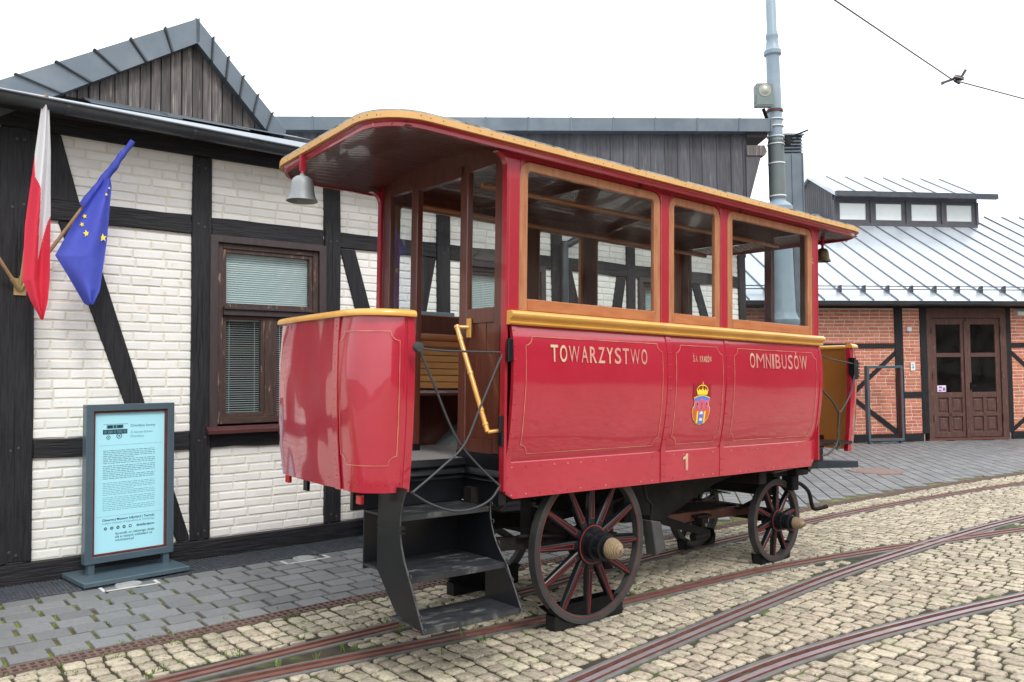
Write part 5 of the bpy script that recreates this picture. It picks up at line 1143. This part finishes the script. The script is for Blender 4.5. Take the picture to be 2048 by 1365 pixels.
for y in (.42, BW-.42): gear('leaf_spring', lambda m: [m.prism([(2.47-.4*(1-k*.2)+.8*(1-k*.2)*i/8, .52+.05*sin(pi*i/8)+k*.012) for i in range(9)]+[(2.47-.4*(1-k*.2)+.8*(1-k*.2)*i/8, .53+.05*sin(pi*i/8)+k*.012) for i in range(8, -1, -1)], 'y', y-.03, y+.03) for k in range(4)])
gear('turntable', lambda m: (m.lathe([(.36, .74), (.42, .74), (.42, .79), (.36, .79), (.36, .74)], (2.47, .75, 0), (0, 0, 1), 36), m.box(2.36, 2.58, .25, BW-.25, .795, .87), m.box(2.40, 2.54, .34, BW-.34, .62, .739)), BLACKM, smooth=30)
gear('bolster', lambda m: m.box(1.95, 2.05, .12, BW-.12, .77, .885), BLACKM, bevel=.01)
gear('bolster', lambda m: m.box(2.58, 2.78, .16, BW-.16, .80, .885), BLACKM, bevel=.01)
gear('bolster', lambda m: m.box(2.62, 2.72, .22, .34, .66, .80), BLACKM, bevel=.01)
gear('futchell', lambda m: (m.bar((1.25, .55, .50), (2.46, .55, .475), .06, .075), m.bar((1.25, .95, .50), (2.46, .95, .475), .06, .075)), BROWNM)
gear('perch', lambda m: (m.bar((.45, .75, .62), (2.3, .75, .47), .09, .10), m.bar((.75, .45, .62), (1.75, .50, .34), .05, .06)), BLACKM)
gear('tool_box', lambda m: m.prism([(.42, .86), (.48, .58), (.95, .55), (1.15, .62), (1.6, .78), (1.9, .84), (1.9, .86)], 'y', .32, 1.18), BLACKM, bevel=.01)
gear('brake_hanger', lambda m: (m.box(1.60, 1.68, .44, .56, .44, .49), m.box(1.63, 1.66, .47, .53, .32, .44), m.tube([(1.55, .5, .33), (1.75, .5, .33)], .035, 10), m.box(1.56, 1.74, .45, .56, .49, .51)), BLACKM)
gear('brake_beam', lambda m: m.tube([(.62, .15, .62), (.62, BW-.15, .62)], .02, 8))
gear('brake_block', lambda m: (m.add([(.555, .10, .62), (.66, .10, .60), (.72, .10, .40), (.61, .10, .36), (.555, .2, .62), (.66, .2, .60), (.72, .2, .40), (.61, .2, .36)], [(0, 1, 2, 3), (7, 6, 5, 4), (0, 4, 5, 1), (1, 5, 6, 2), (2, 6, 7, 3), (3, 7, 4, 0)])), mat('brake_block_grey', (.04, .042, .046), (.065, .065, .065), 6, rough=.45), bevel=.006)
gear('brake_rod', lambda m: m.tube(catmull([(.50, .13, .88), (.53, .13, .78), (.60, .14, .72), (.60, .15, .62)], 5), .012, 8))
gear('brake_rod', lambda m: m.tube([(.6, .22, .50), (-.6, .22, .62)], .012, 8))
gear('mudguard', lambda m: m.box(.20, .28, .22, .34, .30, .90))
gear('rear_beam', lambda m: (m.bar((-.75, .28, .58), (.35, .28, .50), .06, .08), m.bar((-.9, .9, .6), (.3, .9, .58), .08, .1)), BLACKM)
gear('draw_bar', lambda m: (m.prism([(2.85, .80), (2.95, .90), (3.2, .915), (3.45, .86), (4.75, .775), (4.75, .70), (3.4, .76), (3.0, .80)], 'y', .70, .80), m.box(3.72, 3.735, .685, .815, .715, .86)), mat('draw_bar_paint', (.012, .02, .03), (.02, .03, .045), 5, rough=.35, spec=.2, c3=(.02, .12, .16), s3=5, lo3=.66, hi3=.72), bevel=.008)
gear('stay_rod', lambda m: m.tube([(2.2, .16, .86), (2.9, .25, .875), (3.55, .66, .83)], .018, 8), TYRE)
gear('swingle_hook', lambda m: m.tube(catmull([(2.72, .30, .70), (2.86, .30, .70), (2.98, .28, .62), (3.02, .27, .50), (3.06, .26, .455), (3.2, .22, .47)], 5), [.018]*26), BLACKM)
# wheel chocks: low cradles holding each wheel
def chock(W2, label, r, x, y, sgn, hgt=.10):
    M = MBUS @ Matrix.Translation((x, y, 0)); O = M @ Vector((0, 0, 0)); O.z = 0
    e = Matrix.Translation((O.x, O.y, 0)) @ frame(u0, -v0, w0, (0, 0, 0))
    L = r*.62; P = [(-L, .002), (L, .002), (L, .15), (L*.92, .155)]
    cz_ = r+.004
    for i in range(13):
        t = radians(-42+84*(12-i)/12); P.append((sin(t)*(r+.003), cz_-cos(t)*(r+.003)))
    P += [(-L*.92, .10), (-L, .095)]
    m = MB(); m.prism(P, 'y', sgn*.02, sgn*.11); o = m.build('wheel_chock', BLACK, None, bevel=.003, label=label, cat='chock', group='wheel chocks'); o.matrix_world = e
chock(0, 'black curved chock under the big near rear wheel of the omnibus', .52, -.03, .115, 1); chock(0, 'black curved chock under the far rear wheel, behind the steps', .52, -.005, BW-.115, -1)
chock(0, 'black curved chock under the small near front wheel', .362, 2.47, .28, 1); chock(0, 'black curved chock under the far front wheel of the omnibus', .362, 2.47, BW-.28, -1)
# ================================================================== information sign by the house
SGY = radians(44.7); SX = Vector((sin(SGY), cos(SGY), 0)); SN = Vector((cos(SGY), -sin(SGY), 0))
BLUEG = mat('blue_grey_steel', (.058, .092, .115), (.07, .107, .132), 5, rough=.38, coat=.2)
REDB = mat('red_brown_trim', (.10, .02, .018), (.13, .03, .025), 8, rough=.5)
sign = empty('information_sign', frame(SX, -SN, Vector((0, 0, 1)), (-3.386, 6.52, 0)), 'blue-grey information sign with light blue text panel standing by the half-timbered house', 'sign')
m = MB(); m.box(0, .85, 0, .55, .012, .05); m.build('base_plate', BLUEG, sign, bevel=.004)
for x in (.14, .755): m = MB(); m.box(x-.025, x+.025, .27, .33, .05, .16); m.build('leg', BLUEG, sign)
A0, A1, Z0, Z1 = .085, .812, .14, 1.45
m = MB(); m.ring([(A0, Z0), (A1, Z0), (A1, Z1), (A0, Z1)], [(A0+.058, Z0+.055), (A1-.058, Z0+.055), (A1-.058, Z1-.055), (A0+.058, Z1-.055)], .255, .345); m.build('frame', BLUEG, sign, bevel=.003)
m = MB(); m.ring([(A0+.059, Z0+.056), (A1-.059, Z0+.056), (A1-.059, Z1-.056), (A0+.059, Z1-.056)], [(A0+.075, Z0+.072), (A1-.075, Z0+.072), (A1-.075, Z1-.072), (A0+.075, Z1-.072)], .27, .33); m.build('trim', REDB, sign)
PX0, PX1, PZ0, PZ1 = A0+.074, A1-.074, Z0+.071, Z1-.071
m = MB(); m.box(PX0, PX1, .29, .32, PZ0, PZ1); pan = m.build('text_panel', mat('light_blue_print', (.40, .76, .86), rough=.35), sign)
INK = flat('dark_print', (.015, .04, .055), .4); INK2 = flat('grey_blue_print', (.16, .38, .44), .4); INK3 = flat('mid_print', (.07, .17, .21), .4)
def pp(fx, fz): return PX0+(PX1-PX0)*fx, PZ1-(PZ1-PZ0)*fz
def ptext(body, fx0, fx1, fz, mt, bold=0., nm='text'):
    vs, fs = text2d(body, 1., bold); xa, xb = min(v[0] for v in vs), max(v[0] for v in vs); x0, z = pp(fx0, fz); x1, _ = pp(fx1, fz); k = (x1-x0)/(xb-xa)
    m = MB(); m.add([(x0+(x-xa)*k, .2885, z+y*k) for x, y in vs], fs); m.build(nm, mt, pan)
ptext('Omnibus konny', .50, .86, .108, INK3); ptext('A horse-drawn', .50, .82, .155, INK2); ptext('Omnibus', .50, .69, .185, INK2)
ptext('Obserwuj Muzeum Inżynierii i Techniki', .12, .86, .775, INK, .012); ptext('Kraków Museum of Engineering & Technology', .12, .86, .797, INK2); ptext('#mitkrakow', .60, .86, .836, INK, .014)
ptext('Sprawdź, co ciekawego dzieje', .30, .86, .878, INK3, .01); ptext('się w naszych oddziałach na', .30, .83, .902, INK3, .01); ptext('mit.krakow.pl', .30, .56, .926, INK3, .01)
m = MB(); R = random.Random(2)
def dashes(f0, f1_, n, mi):                               # body copy too small to read: words as short strokes
    for i in range(n):
        fz = f0+(f1_-f0)*i/(n-1); x = .12
        end = .86 if (i+1) % 5 else .55
        while x < end:
            w_ = R.uniform(.02, .075); a, z = pp(x, fz); b, _ = pp(min(x+w_, end), fz); m.add([(a, .2885, z), (b, .2885, z), (b, .2885, z+.0035), (a, .2885, z+.0035)], [(0, 1, 2, 3)], mi); x += w_+.012
dashes(.275, .365, 8, 0); dashes(.385, .475, 8, 0); dashes(.505, .59, 8, 1); dashes(.61, .70, 8, 1)
for fz in (.235, .742): a, z = pp(.03, fz); b, _ = pp(.97, fz); m.add([(a, .2886, z), (b, .2886, z), (b, .2886, z+.0016), (a, .2886, z+.0016)], [(0, 1, 2, 3)], 1)
m.build('body_copy', [INK3, INK2], pan, kind='stuff')
for i in range(5):
    x, z = pp(.165+i*.086, .828); m = MB(); m.prism([(x+.0125*cos(t), z+.0125*sin(t)) for t in [2*pi*k/20 for k in range(20)]], 'y', .2875, .2895); ic = m.build('icon', INK, pan)
    m = MB()
    if i == 0: m.ring([(x-.006, z-.006), (x+.006, z-.006), (x+.006, z+.006), (x-.006, z+.006)], [(x-.0045, z-.0045), (x+.0045, z-.0045), (x+.0045, z+.0045), (x-.0045, z+.0045)], .286, .2874); m.prism([(x+.0025*cos(t), z+.0025*sin(t)) for t in [k*pi/4 for k in range(8)]], 'y', .286, .2874)
    elif i == 1: m.box(x-.001, x+.002, .286, .2874, z-.008, z+.006); m.box(x-.004, x+.005, .2858, .2872, z-.001, z+.0015); m.box(x+.0021, x+.005, .286, .2874, z+.0045, z+.007)
    elif i == 2: m.box(x-.006, x-.0035, .286, .2874, z-.005, z+.003); m.box(x-.002, x+.0005, .286, .2874, z-.005, z+.003); m.box(x+.003, x+.0055, .286, .2874, z-.005, z+.001); m.box(x+.0006, x+.0055, .2862, .2875, z+.001, z+.003)
    elif i == 3: m.prism([(x-.007, z-.004), (x-.001, z-.005), (x+.005, z+.001), (x+.007, z+.004), (x+.003, z+.005), (x-.001, z+.002), (x-.006, z+.004), (x-.004, z-.001)], 'y', .286, .2874)
    else: m.box(x-.007, x+.007, .286, .2874, z-.0045, z+.0045)
    m.build('icon_mark', flat('icon_light', (.5, .8, .86)), ic)
m = MB()                                                  # little drawing of the omnibus
def pr(fx0, fx1, fz0, fz1, y, mi): a, z1_ = pp(fx0, fz0); b, z0_ = pp(fx1, fz1); m.box(a, b, y, y+.001, z0_, z1_, mi)
pr(.12, .46, .083, .0845, .2885, 0); pr(.165, .40, .088, .115, .2885, 1)
for a, b in ((.175, .25), (.265, .295), (.31, .39)): pr(a, b, .092, .112, .287, 0)
pr(.115, .455, .122, .155, .2885, 0)
for a, b in ((.13, .165), (.18, .25), (.265, .295), (.31, .385), (.40, .44)): pr(a, b, .128, .15, .287, 2)
for fx, fz, r in ((.19, .178, .016), (.34, .17, .022)):
    x, z = pp(fx, fz); n = 20; m.ring([(x+r*cos(2*pi*k/n), z+r*sin(2*pi*k/n)) for k in range(n)], [(x+r*.8*cos(2*pi*k/n), z+r*.8*sin(2*pi*k/n)) for k in range(n)], .2875, .289, 0)
    m.prism([(x+r*.3*cos(2*pi*k/8), z+r*.3*sin(2*pi*k/8)) for k in range(8)], 'y', .2875, .289, 0)
m.build('omnibus_drawing', [INK, INK2, INK3], pan)
# ------------------------------------------------------------------ display case behind the omnibus
case = empty('display_case', MWALL, 'tall blue-grey display case at the house wall behind the omnibus', 'display case')
m = MB(); m.ring([(1.76, .14), (2.80, .14), (2.80, 2.35), (1.76, 2.35)], [(1.84, .22), (2.72, .22), (2.72, 2.27), (1.84, 2.27)], -.50, -.36); m.build('frame', BLUEG, case, bevel=.004)
m = MB(); m.box(1.841, 2.719, -.46, -.40, .221, 2.269); m.build('back_panel', BLUEG, case)
for x in (1.80, 2.76): m = MB(); m.box(x-.035, x+.035, -.48, -.38, .03, .14); m.build('leg', BLUEG, case)
m = MB(); m.box(1.74, 2.82, -.58, -.28, .004, .03); m.build('base_plate', BLUEG, case)
# ------------------------------------------------------------------ empty frame stand before the brick hall
fs_ = empty('frame_stand', MBR, 'empty blue-grey steel frame stand in front of the red brick wall', 'frame stand')
fa, fb = -1.775, -.868
m = MB(); m.ring(rect(fa, fb, .06, 1.82), rect(fa+.055, fb-.055, .115, 1.765), -.56, -.44); m.build('frame', BLUEG, fs_, bevel=.004)
m = MB(); m.ring(rect(fa+.056, fb-.056, .116, 1.764), rect(fa+.066, fb-.066, .126, 1.754), -.55, -.445); m.build('trim', REDB, fs_)
for x in (fa+.06, fb-.06): m = MB(); m.box(x-.03, x+.03, -.54, -.46, 0, .06); m.build('foot', BLUEG, fs_)
# ------------------------------------------------------------------ flags on the corner post
WOODP = mat('flag_pole_wood', (.36, .22, .11), (.44, .28, .15), 8, stretch=(4, 4, .7), rough=.5)
FW, FR_, FB, FY = flat('flag_white', (.8, .8, .82), .8), flat('flag_red', (.75, .04, .08), .8), mat('flag_blue', (.07, .095, .52), (.085, .115, .6), 6, rough=.75), flat('flag_star', (.85, .66, .03), .6)
for f_ in (FW, FR_, FB):                                  # thin cloth lets some light through
    t = f_.node_tree; b = t.nodes['Principled BSDF']; tl = t.nodes.new('ShaderNodeBsdfTranslucent'); mxs = t.nodes.new('ShaderNodeMixShader'); mxs.inputs[0].default_value = .3
    if b.inputs['Base Color'].links: t.links.new(b.inputs['Base Color'].links[0].from_socket, tl.inputs[0])
    else: tl.inputs[0].default_value = b.inputs['Base Color'].default_value
    t.links.new(b.outputs[0], mxs.inputs[1]); t.links.new(tl.outputs[0], mxs.inputs[2]); t.links.new(mxs.outputs[0], t.nodes['Material Output'].inputs[0])
BRK = mat('brass_bracket', (.50, .40, .20), rough=.4, metal=.6)
m = MB(); m.box(-1.29, -1.20, -.052, -.043, 2.36, 2.50); bk = m.build('flag_bracket', BRK, None, bevel=.002, label='brass bracket holding the flag poles on the corner post', cat='bracket'); bk.matrix_world = MWALL
for tip in ((-1.145, -.5, 3.93), (-.49, -.45, 3.68), (-1.75, -.45, 3.1)):
    A = Vector((-1.246, -.05, 2.40)); d = (Vector(tip)-A).normalized(); m = MB(); m.tube([A, A+d*.12], .02, 10); m.build('socket', BRK, bk, smooth=40)
def interp(P, z):
    for (s0, z0), (s1, z1) in zip(P, P[1:]):
        if z1 <= z <= z0: return s0+(s1-s0)*(z0-z)/(z0-z1 or 1)
    return P[-1][0]
def inpoly(P, x, y):
    c = False
    for (x0, y0), (x1, y1) in zip(P, P[1:]+P[:1]):
        if (y0 > y) != (y1 > y) and x < (x1-x0)*(y-y0)/(y1-y0)+x0: c = not c
    return c
def cloth(parent, Lf, Rf, z0, z1, yfun, mats, pick, nm='cloth', na=60, nb=200):
    m = MB(); vs = []
    for j in range(nb+1):
        z = z0+(z1-z0)*j/nb; a, b = interp(Lf, z), interp(Rf, z)
        for i in range(na+1): f = i/na; vs.append((a+(b-a)*f, yfun(f, (z0-z)/(z0-z1)), z))
    n = na+1; fs = []
    for j in range(nb):
        for i in range(na): fs.append((j*n+i, j*n+i+1, (j+1)*n+i+1, (j+1)*n+i))
    m.add(vs, fs)
    m.m = [pick(sum(m.v[k][0] for k in f)/4, sum(m.v[k][2] for k in f)/4) for f in fs]
    return m.build(nm, mats, parent, smooth=70)
f1_ = empty('white_red_flag', MWALL, 'white and red flag hanging limp from a pole on the corner post', 'flag', 'flags on the corner post')
m = MB(); m.tube([(-1.246, -.05, 2.40), (-1.143, -.5, 3.94)], .014, 10); m.build('pole', WOODP, f1_, smooth=40)
WPOLY = [(-1.17, 3.96), (-1.11, 3.96), (-1.09, 3.49), (-1.09, 3.0), (-1.115, 2.93), (-1.187, 2.60), (-1.18, 3.17), (-1.21, 3.27), (-1.215, 3.51)]
cloth(f1_, [(-1.166, 3.94), (-1.212, 3.481), (-1.248, 3.117), (-1.272, 2.876), (-1.285, 2.443), (-1.23, 2.289), (-1.153, 2.13)], [(-1.124, 3.93), (-1.105, 3.498), (-1.102, 2.975), (-1.106, 2.454), (-1.118, 2.28), (-1.147, 2.13)], 3.935, 2.135,
      lambda f, t: -.49+.055*sin(f*2.6*pi+.6+t*1.3)*min(1, .25+t*1.4)*(1-.25*t)+.02*sin(f*7+t*5)*t, [FW, FR_], lambda x, z: 0 if inpoly(WPOLY, x, z) else 1)
f2_ = empty('blue_star_flag', MWALL, 'blue flag with yellow stars on a slanting pole, right of the white and red flag', 'flag', 'flags on the corner post')
m = MB(); m.tube([(-1.246, -.05, 2.40), (-.485, -.45, 3.69)], .0145, 10); m.build('pole', WOODP, f2_, smooth=40)
PA, PB = Vector((-1.246, -.05, 2.40)), Vector((-.485, -.45, 3.69))
m = MB(); n = 40; pa = [PB.lerp(PA, .0+.44*i/n) for i in range(n+1)]; rr = [.021+.026*(i/n)**1.1+.002*sin(i*.9) for i in range(n+1)]; m.tube([p+Vector((.003*sin(i*.5), -.003*cos(i*.4), -.6*max(0, rr[i]-.026))) for i, p in enumerate(pa)], rr, 12); m.build('rolled_cloth', FB, f2_, smooth=70)
cloth(f2_, [(-.70, 3.34), (-.919, 2.963), (-1.053, 2.665), (-.961, 2.518), (-.83, 2.29), (-.80, 2.273)], [(-.66, 3.34), (-.648, 3.27), (-.674, 2.823), (-.727, 2.401), (-.775, 2.28), (-.79, 2.273)], 3.335, 2.275,
      lambda f, t: -.43-.05*f+.05*sin(f*2.2*pi+t*1.5)*(.3+.7*t)+.018*sin(f*9-t*4), [FB], lambda x, z: 0)
def star(x, z, r, rot, y=-.50):
    m = MB(); P = []
    for i in range(10): a = pi/2+rot+pi*i/5; q = r if i % 2 == 0 else r*.42; P.append((x+q*cos(a)*.85, z+q*sin(a)))
    m.prism(P, 'y', y, y+.003); m.build('star', FY, f2_)
def cy(x, z):
    Lf = [(-.70, 3.34), (-.919, 2.963), (-1.053, 2.665), (-.961, 2.518), (-.83, 2.29), (-.80, 2.273)]; Rf = [(-.66, 3.34), (-.648, 3.27), (-.674, 2.823), (-.727, 2.401), (-.775, 2.28), (-.79, 2.273)]
    a, b = interp(Lf, z), interp(Rf, z); f = (x-a)/(b-a); t = (3.335-z)/1.06
    return -.43-.05*f+.05*sin(f*2.2*pi+t*1.5)*(.3+.7*t)+.018*sin(f*9-t*4)
for x, z, r, ro in ((-.837, 2.857, .032, .2), (-.715, 2.832, .036, .1), (-.862, 2.935, .022, .5), (-.842, 3.006, .022, .3), (-.70, 3.19, .014, 0), (-.675, 3.25, .012, .4)): star(x, z, r, ro, cy(x, z)-.014)
f3_ = empty('bare_flag_pole', MWALL, 'bare wooden flag pole leaning out of the left picture edge', 'pole', 'flags on the corner post')
m = MB(); m.tube([(-1.246, -.05, 2.40), (-1.80, -.5, 3.18)], .014, 10); m.build('pole', WOODP, f3_, smooth=40)
# ------------------------------------------------------------------ tram pole, floodlight, wires
POLEM = mat('pole_paint', (.21, .28, .34), (.25, .32, .38), 3, rough=.45, c3=(.22, .28, .32), s3=4, lo3=.6, hi3=.75); SLEEVE = mat('pole_sleeve', (.10, .125, .125), (.13, .155, .15), 3, rough=.5); BAND = flat('steel_band', (.65, .67, .68), .35)
PB0 = Vector((4.603, 13.83, 0)); PT = Vector((4.475, 13.83, 11)); pax = (PT-PB0).normalized()
tp = empty('tram_pole', Matrix.Translation(PB0), 'tall blue-grey cast iron tram pole behind the omnibus front', 'pole')
m = MB(); m.lathe([(.27, 0), (.27, .12), (.25, .16), (.24, .9), (.235, 2.4), (.25, 2.45), (.285, 2.5), (.29, 2.56), (.26, 2.6), (.24, 2.66), (.225, 2.7), (.205, 4.3), (.20, 4.38), (.235, 4.42), (.24, 4.48), (.19, 4.54), (.132, 4.58), (.126, 5.3), (.116, 6.5), (.110, 7.05), (.115, 7.09), (.145, 7.12), (.148, 7.18), (.115, 7.22), (.095, 7.38), (.108, 7.42), (.108, 7.46), (.085, 7.52), (.08, 11), (0, 11)], (0, 0, 0), pax, 28); m.build('shaft', POLEM, tp, smooth=35)
m = MB(); m.lathe([(.134, 4.62), (.140, 4.62), (.133, 5.62), (.126, 5.62)], (0, 0, 0), pax, 28); m.build('sleeve', SLEEVE, tp, smooth=40)
for z in (4.66, 5.22, 5.55, 5.68, 5.86, 5.98):
    m = MB(); m.lathe([(.12, z), (.143, z), (.143, z+.02), (.12, z+.02)], (0, 0, 0), pax, 28); m.build('band', BAND, tp, smooth=40)
m = MB(); m.lathe([(.12, 6.12), (.138, 6.12), (.138, 6.16), (.12, 6.16)], (0, 0, 0), pax, 28); m.build('clamp', RUST, tp, smooth=40)
m = MB(); m.tube([(.09, -.12, 5.60), (.22, -.16, 5.68), (.42, -.2, 5.75)], .014, 6); m.tube([(.1, -.1, 5.54), (.3, -.17, 5.66)], .009, 6); m.box(.06, .14, -.16, -.1, 5.52, 5.66); m.build('wire_arm', BLACKM, tp)
m = MB(); m.tube([(-.16, -.05, 2.8), (-.155, -.05, 4.3), (-.16, -.04, 5.9)], .014, 6); m.build('cable', BLACKM, tp)
fl = empty('floodlight', Matrix.Translation((4.27, 13.55, 6.33)), 'square green-grey floodlight clamped to the tram pole', 'floodlight')
FLM = mat('floodlight_housing', (.12, .16, .155), (.15, .19, .18), 6, rough=.5)
m = MB(); m.prism([(-.145, -.19), (.145, -.19), (.145, .17), (.13, .185), (-.13, .185), (-.145, .17)], 'y', -.05, .12); m.build('housing', FLM, fl, bevel=.008)
m = MB(); m.lathe([(.10, -.052), (.105, -.056), (.09, -.058), (.085, -.054), (.06, -.058), (.05, -.064), (0, -.066)], (0, 0, .06), (0, 1, 0), 24); m.build('reflector', mat('lamp_reflector', (.30, .31, .27), rough=.35, metal=.2), fl, smooth=40)
m = MB(); m.box(-.155, .155, -.06, -.045, -.215, -.2); m.box(-.155, -.147, -.03, .06, -.14, .0); m.box(.147, .155, -.03, .06, -.14, .0); m.box(-.155, .155, .05, .06, -.14, -.13); m.build('yoke', FLM, fl)
m = MB(); m.bar((0, .06, -.22), (.12, .2, -.40), .05, .03); m.bar((.12, .2, -.40), (.25, .25, -.46), .04, .03); m.bar((.05, .15, -.42), (.22, .25, -.50), .03, .03); m.build('arm', BLACKM, fl)
WIREM = flat('wire_metal', (.10, .085, .08), .6)
def wire(P, r, lab): m = MB(); m.tube(P, r, 6); m.build('overhead_wire', WIREM, None, label=lab, cat='wire', group='overhead wires')
wire([(-3, 2.8, 6.05), (0.2, 5.9, 6.02), (3.79, 9.36, 6.0), (6.6, 12.02, 6.0)], .010, 'overhead tram wire rising from the fitting to the top picture edge'); wire([(6.6, 12.02, 6.0), (8.21, 12.9, 6.0), (14, 16.0, 6.05)], .010, 'overhead tram wire from the fitting to the right picture edge')
wire([(6.75, 11.86, 6.06), (9.5, 11.6, 6.5), (16, 11.0, 7.2)], .003, 'thin pale span wire running right from the wire fitting')
ft = empty('wire_fitting', Matrix.Translation((6.6, 12.02, 6.0)), 'dark clamp fitting on the overhead wire in the sky at upper right', 'fitting')
m = MB(); m.bar((-.13, .05, -.03), (.02, 0, .015), .035, .03); m.box(-.14, -.11, .03, .07, -.05, -.01); m.build('ear', GUT, ft)
m = MB(); m.lathe([(.05, -.02), (.075, 0), (.07, .03), (.04, .045), (0, .05)], (.06, -.05, .0), (.3, -.3, .9), 16); m.build('insulator', GUT, ft, smooth=50)
m = MB(); m.lathe([(.078, .002), (.08, .008), (.076, .012)], (.06, -.05, .0), (.3, -.3, .9), 16); m.build('ring', flat('pink_ring', (.5, .32, .32), .5), ft, smooth=50)
m = MB(); m.bar((.10, -.08, .03), (.135, -.12, .11), .025, .03); m.bar((.03, .0, -.015), (.13, .05, -.04), .03, .022); m.build('clevis', GUT, ft)
